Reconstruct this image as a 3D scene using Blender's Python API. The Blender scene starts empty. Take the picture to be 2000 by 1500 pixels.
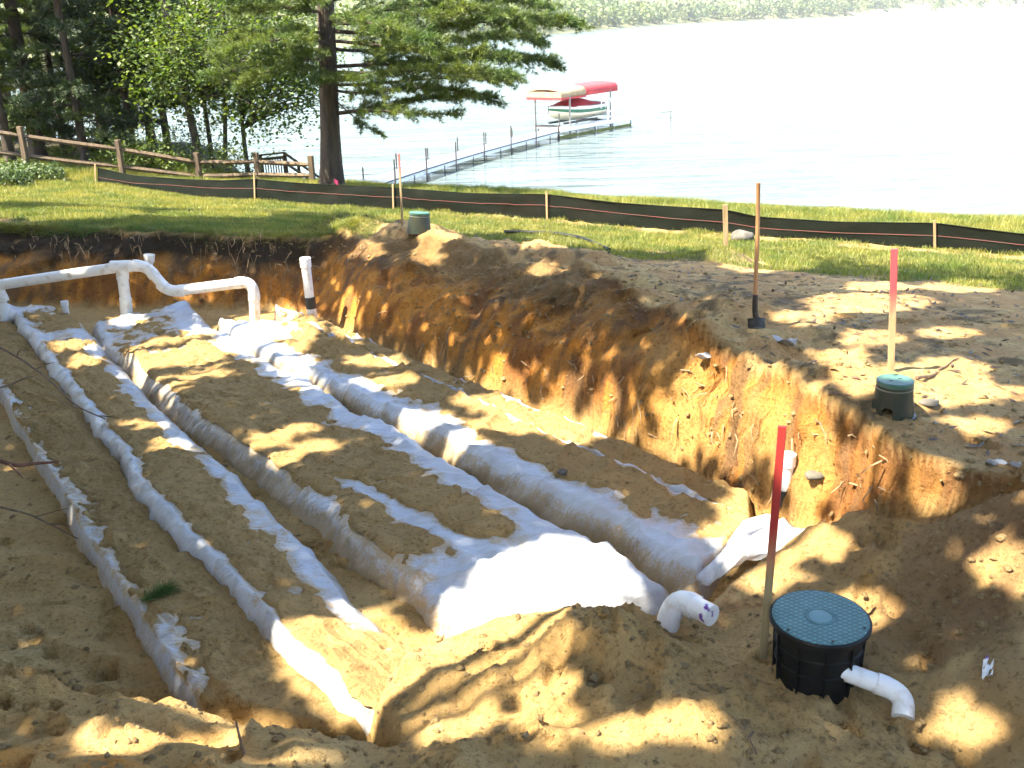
import bpy, math, random
import numpy as np
from mathutils import Vector, Matrix

SC = bpy.context.scene
COL = SC.collection
R = math.radians
random.seed(7)
RNG = np.random.default_rng(11)

# ------------------------------------------------------------------ camera
F_PX, PITCH, ROLL, CAM_Z = 1944.0, R(19.93), R(2.0), 4.2
_f = np.array([0, math.cos(PITCH), -math.sin(PITCH)])
_r = np.array([1.0, 0, 0])
_u = np.array([0, math.sin(PITCH), math.cos(PITCH)])
_cx = _r * math.cos(ROLL) - _u * math.sin(ROLL)
_cy = _r * math.sin(ROLL) + _u * math.cos(ROLL)
CAM = np.array([0.0, 0.0, CAM_Z])
cam_d = bpy.data.cameras.new('camera')
cam_d.sensor_width = 36.0
cam_d.lens = F_PX / 2000.0 * 36.0
cam_d.clip_start = 0.05
cam_d.clip_end = 8000.0
cam = bpy.data.objects.new('camera', cam_d)
COL.objects.link(cam)
cam.matrix_world = Matrix(((_cx[0], _cy[0], -_f[0], 0), (_cx[1], _cy[1], -_f[1], 0),
                           (_cx[2], _cy[2], -_f[2], CAM_Z), (0, 0, 0, 1)))
SC.camera = cam

# ------------------------------------------------------------------ sky, sun, exposure
SUN = np.array([-0.46, -0.20, 0.865]); SUN /= np.linalg.norm(SUN)
w = bpy.data.worlds.new('World'); SC.world = w; w.use_nodes = True
nt = w.node_tree
bg = nt.nodes['Background']
sky = nt.nodes.new('ShaderNodeTexSky')
sky.sky_type = 'NISHITA'; sky.sun_disc = False
sky.sun_elevation = math.asin(SUN[2]); sky.sun_rotation = math.atan2(SUN[0], SUN[1])
sky.air_density = 1.0; sky.dust_density = 2.0; sky.ozone_density = 1.0
nt.links.new(sky.outputs[0], bg.inputs[0])
bg.inputs[1].default_value = 0.15
sd = bpy.data.lights.new('sun', 'SUN'); sd.energy = 5.0; sd.angle = R(0.55); sd.color = (1.0, 0.89, 0.70)
so = bpy.data.objects.new('sun', sd); COL.objects.link(so)
so.rotation_euler = Vector(SUN).to_track_quat('Z', 'Y').to_euler()
vs = SC.view_settings
vs.view_transform = 'Standard'; vs.look = 'None'; vs.exposure = 2.35; vs.gamma = 1.0
vs.use_curve_mapping = False
cy_ = SC.cycles
cy_.max_bounces = 6; cy_.diffuse_bounces = 3; cy_.glossy_bounces = 2; cy_.transmission_bounces = 3; cy_.transparent_max_bounces = 4
cy_.caustics_reflective = False; cy_.caustics_refractive = False
cy_.use_adaptive_sampling = True; cy_.adaptive_threshold = 0.03

# ------------------------------------------------------------------ geometry of the place
def ray(px, py):
    return _cx * (px - 1000) / F_PX + _cy * (750 - py) / F_PX + _f
def atz(px, py, z):
    d = ray(px, py); return CAM + d * ((z - CAM_Z) / d[2])
def aty(px, py, y):
    d = ray(px, py); return CAM + d * (y / d[1])
def project(P):
    q = P - CAM; dep = q @ _f
    return 1000 + F_PX * (q @ _cx) / dep, 750 - F_PX * (q @ _cy) / dep, dep

# ---- noise
_perm = np.random.default_rng(5).permutation(256)
_perm = np.concatenate([_perm, _perm, _perm])
_ang = np.random.default_rng(6).uniform(0, 2 * np.pi, 256)
_gx, _gy = np.cos(_ang), np.sin(_ang)
def perlin(x, y, seed=0):
    x = np.asarray(x, float) + seed * 17.31; y = np.asarray(y, float) - seed * 9.77
    xi = np.floor(x).astype(int); yi = np.floor(y).astype(int)
    xf = x - xi; yf = y - yi
    u = xf * xf * xf * (xf * (xf * 6 - 15) + 10); v = yf * yf * yf * (yf * (yf * 6 - 15) + 10)
    xi &= 255; yi &= 255
    def g(ix, iy, dx, dy):
        h = _perm[_perm[ix & 255] + (iy & 255)]
        return _gx[h] * dx + _gy[h] * dy
    a = g(xi, yi, xf, yf); b = g(xi + 1, yi, xf - 1, yf)
    c = g(xi, yi + 1, xf, yf - 1); d = g(xi + 1, yi + 1, xf - 1, yf - 1)
    return (a + (b - a) * u + (c + (d - c) * u - a - (b - a) * u) * v) * 1.5
def fbm(x, y, oct=4, seed=0, gain=0.5):
    s = 0; a = 1.0; t = 0
    for o in range(oct):
        s = s + a * perlin(x * 2 ** o, y * 2 ** o, seed + o * 3); t += a; a *= gain
    return s / t
def ridged(x, y, oct=4, seed=0):
    s = 0; a = 1.0; t = 0
    for o in range(oct):
        s = s + a * (1 - 2 * np.abs(perlin(x * 2 ** o, y * 2 ** o, seed + o * 3))); t += a; a *= 0.5
    return s / t
def sm(a, b, x):
    t = np.clip((x - a) / (b - a), 0, 1); return t * t * (3 - 2 * t)
def gauss(x, y, cx_, cy_, rx, ry=None, ang=0.0):
    ry = ry or rx
    dx, dy = x - cx_, y - cy_; c, s = math.cos(ang), math.sin(ang)
    return np.exp(-((dx * c + dy * s) / rx) ** 2 - ((-dx * s + dy * c) / ry) ** 2)

NQ = (0.5018, 0.865)                       # towards the lake
LAKE_Z = -1.6
QK = np.array([-60, 0, 6, 9.5, 12, 15, 18.6, 22.5, 24.2, 26.5, 29, 36, 60])
QZ = np.array([2.6, 1.3, 1.2, 1.2, 1.05, 0.62, 0.2, 0.03, -0.25, -1.35, -1.9, -3.0, -5])
_lq = np.linspace(-60, 60, 2401)
_lz = np.interp(_lq, QK, QZ)
_k = np.exp(-np.linspace(-2.5, 2.5, 25) ** 2); _k /= _k.sum()
_lz = np.convolve(np.pad(_lz, 12, mode='edge'), _k, 'valid')
PIT_TOP = np.array([(-40, 24), (-12, 18.7), (-9.0, 17.55), (-5.93, 16.6), (-3.9, 16.1), (-2.75, 15.9), (-1.3, 15.0), (0.0, 13.7), (1.1, 12.0),
                    (1.65, 10.4), (2.05, 8.9), (2.4, 7.6), (2.72, 6.8), (3.15, 6.3), (3.8, 5.95), (6.5, 5.2), (6.5, -30), (-40, -30)], float)
PIT_BOT = np.array([(-40, 22.6), (-12, 17.2), (-8.4, 16.1), (-5.8, 15.75), (-3.5, 15.35), (-2.8, 14.6), (-1.6, 12.7), (-0.1, 10.85), (0.9, 9.8),
                    (1.6, 8.95), (1.95, 7.9), (2.3, 7.1), (2.75, 6.55), (3.3, 6.05), (6.0, 4.7), (6.0, -30), (-40, -30)], float)
def poly_sd(x, y, P):
    d = np.full(np.shape(x), 1e9); inside = np.zeros(np.shape(x), bool)
    n = len(P)
    for i in range(n):
        ax, ay = P[i]; bx, by = P[(i + 1) % n]
        ex, ey = bx - ax, by - ay
        t = np.clip(((x - ax) * ex + (y - ay) * ey) / (ex * ex + ey * ey), 0, 1)
        d = np.minimum(d, (x - ax - t * ex) ** 2 + (y - ay - t * ey) ** 2)
        if ay != by:
            c = ((ay > y) != (by > y)) & (x < (bx - ax) * (y - ay) / (by - ay) + ax)
            inside ^= c
    d = np.sqrt(d)
    return np.where(inside, -d, d)

FILL = np.array([atz(px, py, .30)[:2] for px, py in [(-400, 1180), (-60, 1270), (200, 1350), (390, 1385), (500, 1412), (640, 1425), (740, 1462), (722, 1405), (738, 1345), (772, 1285), (850, 1258), (930, 1225),
                 (1010, 1200), (1120, 1188), (1230, 1196), (1290, 1212), (1350, 1200), (1420, 1140), (1510, 1105), (1620, 1085), (1760, 1035)]] + [(6, 5.5), (6, -30), (-40, -30), (-40, 6)])
FOOT = []
_fr = np.random.default_rng(21)
for _ in range(34):                        # walked lines of boot prints
    fx, fy, fa = _fr.uniform(-5.0, 3.0), _fr.uniform(3.4, 11), _fr.uniform(0, 2 * math.pi)
    for st in range(7):
        sd_ = .09 * (1 if st % 2 else -1)
        FOOT.append((fx - sd_ * math.sin(fa), fy + sd_ * math.cos(fa), fa + _fr.normal() * .15, _fr.uniform(0.85, 1.15)))
        fx += .55 * math.cos(fa); fy += .55 * math.sin(fa); fa += _fr.normal() * .12

def ground(x, y, full=False):
    x = np.asarray(x, float); y = np.asarray(y, float)
    q = NQ[0] * x + NQ[1] * y
    wx = 0.26 * fbm(x * 0.9, y * 0.9, 2, 31); wy = 0.26 * fbm(x * 0.9, y * 0.9, 2, 47)
    qs = np.where(q > 20.5, 20.5 + (q - 20.5) * (1 - .82 * sm(-8.2, -12.5, x)), q) + 0.5 * fbm(x * .15, y * .15, 3, 3) * sm(20, 23, q) + 1.3 * np.clip(y - 39.5, 0, 25)
    Y = np.interp(qs, _lq, _lz)
    Y = Y + 0.06 * np.clip(-x - 8, 0, 9) * sm(12, 18, q) * sm(34, 26, q)
    dT = poly_sd(x + wx, y + wy, PIT_TOP); dB = poly_sd(x + 0.7 * wx, y + 0.7 * wy, PIT_BOT)
    right = sm(-3.2, -2.2, x) * sm(6.3, 8.0, y)
    # spoil bank along the right hand edge of the pit and the little heaps on the lawn
    out = np.clip(dT, 0, None)
    Y = Y + right * np.exp(-(np.clip(dT - 0.35, -3, 9) / 0.75) ** 2) * (0.14 + 0.34 * fbm(x * .9, y * .9, 4, 8))
    Y = Y + 0.34 * gauss(x, y, -2.75, 16.75, 0.75, 0.5, -0.5) + 0.16 * gauss(x, y, -1.75, 16.1, 0.6, 0.4, -0.5)
    Y = Y + 0.15 * gauss(x, y, 3.3, 14.6, 0.35) + 0.1 * gauss(x, y, 2.9, 14.4, 0.5)
    bare = np.exp(-(np.clip(dT, 0, 9) / 2.5) ** 2)
    Y = Y + (0.03 + 0.05 * bare) * fbm(x * 0.8, y * 0.8, 4, 13) + (0.012 + .022 * bare) * ridged(x * 2.3, y * 2.3, 4, 17) * sm(40, 25, y)
    Y = Y + 0.05 * sm(0, .2, -np.abs(q - 18.35) + .45) * (0.5 + fbm(x * 1.2, y * 1.2, 3, 77)) * sm(-9, -3, x)
    # floor of the pit, filled up again towards the near end
    a = 0.58 * x - 0.815 * y
    df = -poly_sd(x + .12 * fbm(x * 1.6, y * 1.6, 3, 23), y + .12 * fbm(x * 1.6, y * 1.6, 3, 25), FILL)
    Fl = 0.40 * sm(-.10, .16, df) + .10 * sm(.1, .6, df) + 0.25 * sm(.2, 1.3, df) * sm(-0.6, -2.2, x)
    Fl = Fl + 0.5 * sm(2.05, 3.5, x) * sm(7.2, 5.6, y) * sm(8.0, 6.5, y)
    Fl = Fl + 0.26 * gauss(x, y, 0.45, 5.15, 0.48, 0.30, -0.5) + 0.16 * gauss(x, y, 0.75, 4.5, .45, .3, .4) + .12 * gauss(x, y, -.25, 4.05, .4, .25, .3) + .30 * gauss(x, y, 3.25, 5.45, .6, .42, -.4) + .16 * gauss(x, y, 2.5, 5.75, .5, .3, -.5) + .12 * gauss(x, y, 2.6, 4.6, .45, .3, .6) + 0.34 * sm(7.9, 6.9, y) * gauss(x, y, 2.35, 6.8, .6)
    Fl = Fl - 0.10 * gauss(x, y, 1.2, 5.55, .25, .18) + .07 * gauss(x, y, 1.6, 5.0, .36) - .07 * gauss(x, y, 2.05, 4.45, .22)
    near = sm(-.2, .3, df)
    rough = np.clip(sm(-.25, .3, fbm(x * .9, y * .9, 3, 37)) + 1.1 * gauss(x, y, .5, 4.9, .8, .5, -.3) + .9 * gauss(x, y, 2.9, 5.4, .9, .5), 0, 1.3)
    Fl = Fl + (0.03 + .08 * near) * fbm(x * 1.5, y * 1.5, 4, 2) + (0.018 + .085 * near) * (.35 + .65 * rough) * ridged(x * 1.9, y * 1.9, 5, 19)
    ca, sa = .8 * x - .6 * y, .6 * x + .8 * y
    Fl = Fl + near * (.014 * ridged(ca * 1.3, sa * 5.5, 3, 35) * sm(.6, .2, rough)) + (.010 + .028 * near) * rough * (np.abs(perlin(x * 5 + .3 * wx, y * 5, 29)) - .3) + (.006 + .018 * near) * rough * np.abs(perlin(x * 11, y * 11, 33))
    ruts = sm(-1.2, -2.0, x + 0.713 * (y - 5.0) + 0.0) * sm(9, 7.5, y)
    Fl = Fl + 0.03 * ruts * np.sin((y + .3 * x + .25 * fbm(x * 1.5, y * 1.5, 2, 9)) * 17)
    di = np.clip(dB, 0, None); do = np.clip(-dT, 0, None)
    t = di / (di + do + 1e-6)
    t = np.where(dT >= 0, 1.0, np.where(dB <= 0, 0.0, t))
    prof = 0.35 * t + 0.65 * (t ** 0.75) + 0.10 * np.sin(t * np.pi) * fbm(x * 1.7, y * 1.7, 4, 51)
    spoil = sm(-2.9, -2.0, x) * sm(1.9, 1.2, x) * sm(7.5, 8.5, y)
    ps = 0.60 * (1 - np.exp(-t / .10)) + 0.40 * t + .20 * sm(.08, .3, t) * sm(1, .8, t) * fbm(x * 1.1, y * 1.1, 4, 55)
    prof = prof + (ps - prof) * spoil
    prof = np.clip(prof, 0, 1)
    z = Fl + (Y - Fl) * prof
    wall = np.clip(4 * t * (1 - t), 0, 1)
    z = z + wall * (0.04 + .05 * spoil) * ridged(x * 2.2, y * 2.2, 3, 61) + spoil * sm(.05, .2, t) * (.11 * fbm(x * 2.2, y * 2.2, 4, 63) + .06 * ridged(x * 1.6, y * 1.6, 3, 65)) + (1 - spoil) * wall * .05 * ridged((x + y) * 2.5 + z * 2, (x - y) * .8 + z * 5, 3, 69)
    if full:
        return z, Y, Fl, t, dT, dB, q, near
    return z

def hit(px, py, lo=3.0, hi=60.0):
    d = ray(px, py); ts = lo + (hi - lo) * np.linspace(0, 1, 1100) ** 1.6
    P = CAM + ts[:, None] * d
    g = ground(P[:, 0], P[:, 1]); i = int(np.argmax(P[:, 2] < g))
    return P[i]
def gz(x, y): return float(ground(np.array([x]), np.array([y]))[0])

# ------------------------------------------------------------------ mesh helpers
def tag(o, label=None, cat=None, group=None, kind=None):
    if label: o['label'] = label
    if cat: o['category'] = cat
    if group: o['group'] = group
    if kind: o['kind'] = kind
    return o
def empty(name, loc, label=None, cat=None, group=None):
    o = bpy.data.objects.new(name, None); COL.objects.link(o)
    o.location = loc; o.empty_display_size = 0.1
    return tag(o, label, cat, group)
def origin(o):
    v = Vector((0, 0, 0))
    while o is not None:
        v += o.location; o = o.parent
    return v
def fast_mesh(name, V, Fc, mat, parent=None, smooth=True, attrs=None, loc=None):
    """V (n,3) world coordinates, Fc (m,k) equal sized faces"""
    V = np.asarray(V, np.float32); Fc = np.asarray(Fc, np.int32)
    me = bpy.data.meshes.new(name)
    o0 = origin(parent) if parent is not None else Vector((0, 0, 0))
    l = Vector(loc) if loc is not None else Vector((0, 0, 0))
    off = np.array(o0 + l, np.float32)
    me.vertices.add(len(V)); me.vertices.foreach_set('co', (V - off).ravel())
    m, k = Fc.shape
    me.loops.add(m * k); me.loops.foreach_set('vertex_index', Fc.ravel())
    me.polygons.add(m); me.polygons.foreach_set('loop_start', np.arange(0, m * k, k, dtype=np.int32))
    me.polygons.foreach_set('use_smooth', np.full(m, smooth))
    me.update(calc_edges=True)
    for nme, arr in (attrs or {}).items():
        arr = np.asarray(arr, np.float32)
        if arr.ndim == 2:
            at = me.color_attributes.new(nme, 'FLOAT_COLOR', 'POINT')
            at.data.foreach_set('color', np.concatenate([arr, np.ones((len(arr), 1), np.float32)], 1).ravel())
        else:
            at = me.attributes.new(nme, 'FLOAT', 'POINT'); at.data.foreach_set('value', arr)
    me.materials.append(mat)
    o = bpy.data.objects.new(name, me); COL.objects.link(o); o.location = l
    if parent is not None: o.parent = parent
    return o
def grid_faces(nu, nv):
    i = np.arange(nu * nv).reshape(nu, nv)
    return np.stack([i[:-1, :-1], i[1:, :-1], i[1:, 1:], i[:-1, 1:]], -1).reshape(-1, 4)

class MB:
    def __init__(s): s.v = []; s.f = []
    def add(s, V, Fc):
        b = len(s.v); s.v += [tuple(map(float, p)) for p in V]; s.f += [tuple(int(i) + b for i in f) for f in Fc]; return s
    def box(s, c, size, M=None, bev=0.0):
        sx, sy, sz = [k / 2 for k in size]
        P = np.array([(x, y, z) for x in (-sx, sx) for y in (-sy, sy) for z in (-sz, sz)])
        if M is not None: P = P @ np.array(M).T
        return s.add(P + np.array(c), [(0, 1, 3, 2), (4, 6, 7, 5), (0, 4, 5, 1), (2, 3, 7, 6), (0, 2, 6, 4), (1, 5, 7, 3)])
    def beam(s, a, b, wd, th, up=(0, 0, 1)):
        a = np.array(a, float); b = np.array(b, float); d = b - a; L = np.linalg.norm(d); d /= L
        up = np.array(up, float); sd_ = np.cross(d, up); sd_ /= np.linalg.norm(sd_) + 1e-9; up = np.cross(sd_, d)
        M = np.stack([d, sd_, up], 1)
        return s.box((a + b) / 2, (L, wd, th), M)
    def tube(s, pts, rad, n=10, cap=True, cup=0.0):
        pts = np.array(pts, float); m = len(pts)
        rad = np.full(m, rad, float) if np.isscalar(rad) else np.array(rad, float)
        T = np.gradient(pts, axis=0); T /= np.linalg.norm(T, axis=1)[:, None] + 1e-12
        up = np.array([0, 0, 1.0]) if abs(T[0][2]) < 0.9 else np.array([1.0, 0, 0])
        N = np.cross(T[0], up); N /= np.linalg.norm(N)
        V = []
        for i in range(m):
            N = N - T[i] * (N @ T[i]); N /= np.linalg.norm(N) + 1e-12
            B = np.cross(T[i], N)
            for k in range(n):
                a = 2 * math.pi * k / n
                V.append(pts[i] + rad[i] * (math.cos(a) * N + math.sin(a) * B))
        Fc = [(i * n + k, i * n + (k + 1) % n, (i + 1) * n + (k + 1) % n, (i + 1) * n + k) for i in range(m - 1) for k in range(n)]
        if cap:
            Fc += [tuple(range(n))[::-1], tuple((m - 1) * n + k for k in range(n))]
        return s.add(V, Fc)
    def lathe(s, prof, c=(0, 0, 0), n=32, M=None):
        V = []
        for (r_, z) in prof:
            for k in range(n):
                a = 2 * math.pi * k / n; V.append((r_ * math.cos(a), r_ * math.sin(a), z))
        V = np.array(V)
        if M is not None: V = V @ np.array(M).T
        m = len(prof)
        Fc = [(i * n + k, i * n + (k + 1) % n, (i + 1) * n + (k + 1) % n, (i + 1) * n + k) for i in range(m - 1) for k in range(n)]
        return s.add(V + np.array(c), Fc)
    def build(s, name, mat, parent=None, smooth=False, loc=None, bevel=0.0):
        o0 = origin(parent) if parent is not None else Vector((0, 0, 0))
        l = Vector(loc) if loc is not None else Vector((0, 0, 0))
        off = o0 + l
        me = bpy.data.meshes.new(name)
        me.from_pydata([(p[0] - off.x, p[1] - off.y, p[2] - off.z) for p in s.v], [], s.f)
        me.update(); me.materials.append(mat)
        if smooth:
            me.polygons.foreach_set('use_smooth', np.ones(len(me.polygons), bool))
            try: me.set_sharp_from_angle(angle=R(40))
            except Exception: pass
        o = bpy.data.objects.new(name, me); COL.objects.link(o); o.location = l
        if parent is not None: o.parent = parent
        if bevel:
            m = o.modifiers.new('bevel', 'BEVEL'); m.width = bevel; m.segments = 2; m.limit_method = 'ANGLE'
        return o

# ------------------------------------------------------------------ materials
def new_mat(name):
    m = bpy.data.materials.new(name); m.use_nodes = True
    return m, m.node_tree, m.node_tree.nodes['Principled BSDF']
def nd(t, typ, **kw):
    n = t.nodes.new(typ)
    for k, v in kw.items():
        if k in n.inputs.keys(): n.inputs[k].default_value = v
        else: setattr(n, k, v)
    return n
def noise_node(t, scale, detail=4, rough=0.55, coord='Object', stretch=None):
    tc = nd(t, 'ShaderNodeTexCoord')
    n = nd(t, 'ShaderNodeTexNoise', Scale=scale, Detail=detail, Roughness=rough)
    src = tc.outputs[coord]
    if stretch is not None:
        mp = nd(t, 'ShaderNodeMapping'); mp.inputs['Scale'].default_value = stretch[:3]
        if len(stretch) > 3: mp.inputs['Rotation'].default_value = (0, 0, stretch[3])
        t.links.new(src, mp.inputs['Vector']); src = mp.outputs[0]
    t.links.new(src, n.inputs['Vector'])
    return n
def mixc(t, fac, a, b, blend='MIX'):
    n = nd(t, 'ShaderNodeMix', data_type='RGBA', blend_type=blend)
    for sock, v in ((n.inputs[0], fac), (n.inputs[6], a), (n.inputs[7], b)):
        if hasattr(v, 'links') or isinstance(v, bpy.types.NodeSocket): t.links.new(v, sock)
        else: sock.default_value = v if not isinstance(v, tuple) else (*v[:3], 1)
    return n.outputs[2]
def ramp(t, src, lo, hi, a=0.0, b=1.0):
    n = nd(t, 'ShaderNodeMapRange'); n.inputs[1].default_value = lo; n.inputs[2].default_value = hi
    n.inputs[3].default_value = a; n.inputs[4].default_value = b
    t.links.new(src, n.inputs[0]); return n.outputs[0]
def bump(t, src, strength, dist, prev=None):
    b = nd(t, 'ShaderNodeBump', Strength=strength, Distance=dist)
    t.links.new(src, b.inputs['Height'])
    if prev is not None: t.links.new(prev, b.inputs['Normal'])
    return b.outputs[0]
def plain(name, c1, c2=None, scale=20, rough=0.6, metal=0.0, bmp=0.0, bdist=0.005, stretch=None, lo=.35, hi=.65, spec=None):
    m, t, p = new_mat(name)
    p.inputs['Roughness'].default_value = rough; p.inputs['Metallic'].default_value = metal
    if spec is not None: p.inputs['Specular IOR Level'].default_value = spec
    n = noise_node(t, scale, stretch=stretch)
    t.links.new(mixc(t, ramp(t, n.outputs[0], lo, hi), c1, c2 or c1), p.inputs['Base Color'])
    if bmp: t.links.new(bump(t, n.outputs[0], bmp, bdist), p.inputs['Normal'])
    return m
def leaf_mat(name, c1, c2, trans=0.45, scale=1.2, rough=0.55):
    m, t, p = new_mat(name)
    p.inputs['Roughness'].default_value = rough
    n = noise_node(t, scale, 3)
    at = nd(t, 'ShaderNodeAttribute', attribute_name='tint')
    base = mixc(t, ramp(t, n.outputs[0], .35, .65), c1, c2)
    br = ramp(t, at.outputs['Fac'], 0, 1, .6, 1.4)
    col = mixc(t, 1.0, base, br, 'MULTIPLY')
    t.links.new(col, p.inputs['Base Color'])
    tr = nd(t, 'ShaderNodeBsdfTranslucent')
    tc = mixc(t, 1.0, col, (1.0, 1.0, 0.35), 'MULTIPLY'); t.links.new(tc, tr.inputs[0])
    mx = nd(t, 'ShaderNodeMixShader'); mx.inputs[0].default_value = trans
    t.links.new(p.outputs[0], mx.inputs[1]); t.links.new(tr.outputs[0], mx.inputs[2])
    t.links.new(mx.outputs[0], t.nodes['Material Output'].inputs[0])
    return m

def soil_mat(name, attr=True, base=(0.49, 0.33, 0.14)):
    m, t, p = new_mat(name)
    p.inputs['Roughness'].default_value = 0.95; p.inputs['Specular IOR Level'].default_value = 0.15
    n1 = noise_node(t, 1.7, 6, .65); n2 = noise_node(t, 26, 5, .7); n3 = noise_node(t, 140, 3, .6); n4 = noise_node(t, 7.5, 6, .62)
    if attr:
        a = nd(t, 'ShaderNodeAttribute', attribute_name='soil'); col = a.outputs['Color']
    else:
        col = mixc(t, ramp(t, n1.outputs[0], .38, .62), base, tuple(k * .82 for k in base))
    col = mixc(t, ramp(t, n4.outputs[0], .3, .7, 0, .38), col, mixc(t, 1.0, col, (.62, .58, .5), 'MULTIPLY'))
    col = mixc(t, ramp(t, n2.outputs[0], .52, .70, 0, .75), col, mixc(t, 1.0, col, (.34, .28, .22), 'MULTIPLY'))
    col = mixc(t, ramp(t, n3.outputs[0], .55, .8, 0, .6), col, mixc(t, 1.0, col, (1.45, 1.4, 1.3), 'MULTIPLY'))
    t.links.new(col, p.inputs['Base Color'])
    b = bump(t, n4.outputs[0], 0.8, 0.09)
    b = bump(t, n2.outputs[0], 1.0, 0.035, b)
    b = bump(t, n3.outputs[0], 0.8, 0.010, b)
    t.links.new(b, p.inputs['Normal'])
    return m
M = {}
M['soil'] = soil_mat('soil')
M['sand'] = soil_mat('loose_sand', False, (0.49, 0.33, 0.14))

def fabric_mat():
    m, t, p = new_mat('geotextile')
    p.inputs['Roughness'].default_value = 0.34; p.inputs['Specular IOR Level'].default_value = .6
    n1 = noise_node(t, 3.0, 6, .65); n2 = noise_node(t, 45, 4, .65); n3 = noise_node(t, 5, 5, .6, stretch=(1, 3.5, 1, -0.95)); n4 = noise_node(t, 11, 5, .65)
    at = nd(t, 'ShaderNodeAttribute', attribute_name='dust')
    col = mixc(t, ramp(t, n1.outputs[0], .42, .7, 0, .55), (.42, .455, .51), (.33, .30, .26))
    ad = nd(t, 'ShaderNodeMath', operation='ADD'); t.links.new(at.outputs['Fac'], ad.inputs[0])
    t.links.new(ramp(t, n2.outputs[0], .3, .7, -.35, .35), ad.inputs[1])
    a2 = nd(t, 'ShaderNodeMath', operation='ADD'); t.links.new(ad.outputs[0], a2.inputs[0]); t.links.new(ramp(t, n4.outputs[0], .3, .7, -.3, .3), a2.inputs[1])
    col = mixc(t, ramp(t, a2.outputs[0], .22, .9, 0, .95), col, (.36, .265, .14))
    t.links.new(col, p.inputs['Base Color'])
    b = bump(t, n3.outputs[0], 0.55, 0.05); b = bump(t, n2.outputs[0], 0.2, 0.005, b)
    t.links.new(b, p.inputs['Normal'])
    return m
M['fabric'] = fabric_mat()

# ------------------------------------------------------------------ the ground: one sheet
def axis(segs):
    out = [segs[0][0]]
    for a, b, st in segs:
        n = max(1, int(round((b - a) / st))); out += list(np.linspace(a, b, n + 1)[1:])
    return np.array(out)
gx = axis([(-140, -40, 10), (-40, -16, 1.0), (-16, -9.5, .14), (-9.5, 4.6, .034), (4.6, 14, .13), (14, 30, .8), (30, 140, 10)])
gy = axis([(-60, -10, 5), (-10, 2.4, .6), (2.4, 9.5, .032), (9.5, 13, .042), (13, 18.4, .055), (18.4, 30, .2), (30, 62, 1.2)])
GX, GY = np.meshgrid(gx, gy, indexing='ij')
Z, Yd, Fl, T, DT, DB, Q, NEAR = ground(GX, GY, True)
# footprints trodden into the loose sand
for fx, fy, fa, fs in FOOT:
    i0, i1 = np.searchsorted(gx, [fx - .35, fx + .35]); j0, j1 = np.searchsorted(gy, [fy - .35, fy + .35])
    if i1 <= i0 or j1 <= j0: continue
    sx, sy = GX[i0:i1, j0:j1] - fx, GY[i0:i1, j0:j1] - fy
    c, s = math.cos(fa), math.sin(fa)
    d = np.sqrt(((sx * c + sy * s) / (.145 * fs)) ** 2 + ((-sx * s + sy * c) / (.062 * fs)) ** 2)
    Z[i0:i1, j0:j1] += -0.055 * sm(1.1, .75, d) + 0.022 * np.exp(-((d - 1.35) / .25) ** 2)
# lumpy vertical faces: push the wall vertices sideways a little
wallm = np.clip(4 * T * (1 - T), 0, 1)
VX = GX + wallm * 0.16 * fbm(GX * 1.3 + Z * 2.6, GY * 1.3 - Z * 2.2, 4, 91)
VY = GY + wallm * 0.16 * fbm(GX * 1.3 - Z * 2.4, GY * 1.3 + Z * 2.7, 4, 97)

def lerp(a, b, t): return a + (b - a) * t[..., None]
C_ = lambda *v: np.array(v, float)
tan, pale, orange, rust, dark, brown = C_(.51, .335, .135), C_(.59, .42, .19), C_(.60, .27, .055), C_(.30, .13, .04), C_(.055, .042, .027), C_(.17, .12, .07)
n1 = fbm(GX * .7, GY * .7, 5, 101); n2 = fbm(GX * 2.1, GY * 2.1, 5, 107); n3 = fbm(GX * 6, GY * 6, 4, 113)
col = np.broadcast_to(tan, GX.shape + (3,)).copy()
col = lerp(col, np.broadcast_to(pale, col.shape), sm(-.1, .35, n1))
# undug yard: peach sand with dark litter
yard = sm(-.05, .05, DT)
ycol = lerp(np.broadcast_to(C_(.48, .30, .13), col.shape), np.broadcast_to(pale, col.shape), sm(-.2, .3, n2))
ycol = lerp(ycol, np.broadcast_to(brown * .75, col.shape), sm(.02, .3, n2 * .6 + n1 * .5 + n3 * .35) * .85)
ycol = lerp(ycol, np.broadcast_to(brown, col.shape), sm(-2.2, -1.5, GX + .9 * n1) * .0)
col = lerp(col, ycol, yard)
# walls: dark topsoil on orange sand, streaked
depth = np.clip(Yd - Z, 0, 3)
wcol = lerp(np.broadcast_to(orange, col.shape), np.broadcast_to(rust, col.shape), sm(-.15, .3, n2 + .5 * n3))
wcol = lerp(wcol, np.broadcast_to(brown, col.shape), sm(.0, .4, n1 + .6 * n3) * .7)
backw = sm(-2.3, -3.2, GX)
top_t = (.42 + .18 * n2) * (0.35 + .65 * backw)
wcol = lerp(wcol, np.broadcast_to(dark, col.shape), sm(top_t + .12, top_t - .1, depth) * (.55 + .45 * backw))
rightpale = sm(.9, 1.6, GX) * sm(.1, .3, depth)  # right wall below its lip, mixed towards a paler sand tone
wcol = lerp(wcol, np.broadcast_to(C_(.52, .31, .11), col.shape), rightpale * sm(.35, -.25, n2) * .8)
spoil = sm(-2.6, -1.9, GX) * sm(1.4, .6, GX)
wcol = lerp(wcol, np.broadcast_to(C_(.28, .19, .085), col.shape), spoil * sm(.35, .75, T) * .8)
wm = sm(.0, .06, T) * sm(1.0, .93, T)
col = lerp(col, wcol, wm)
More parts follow.
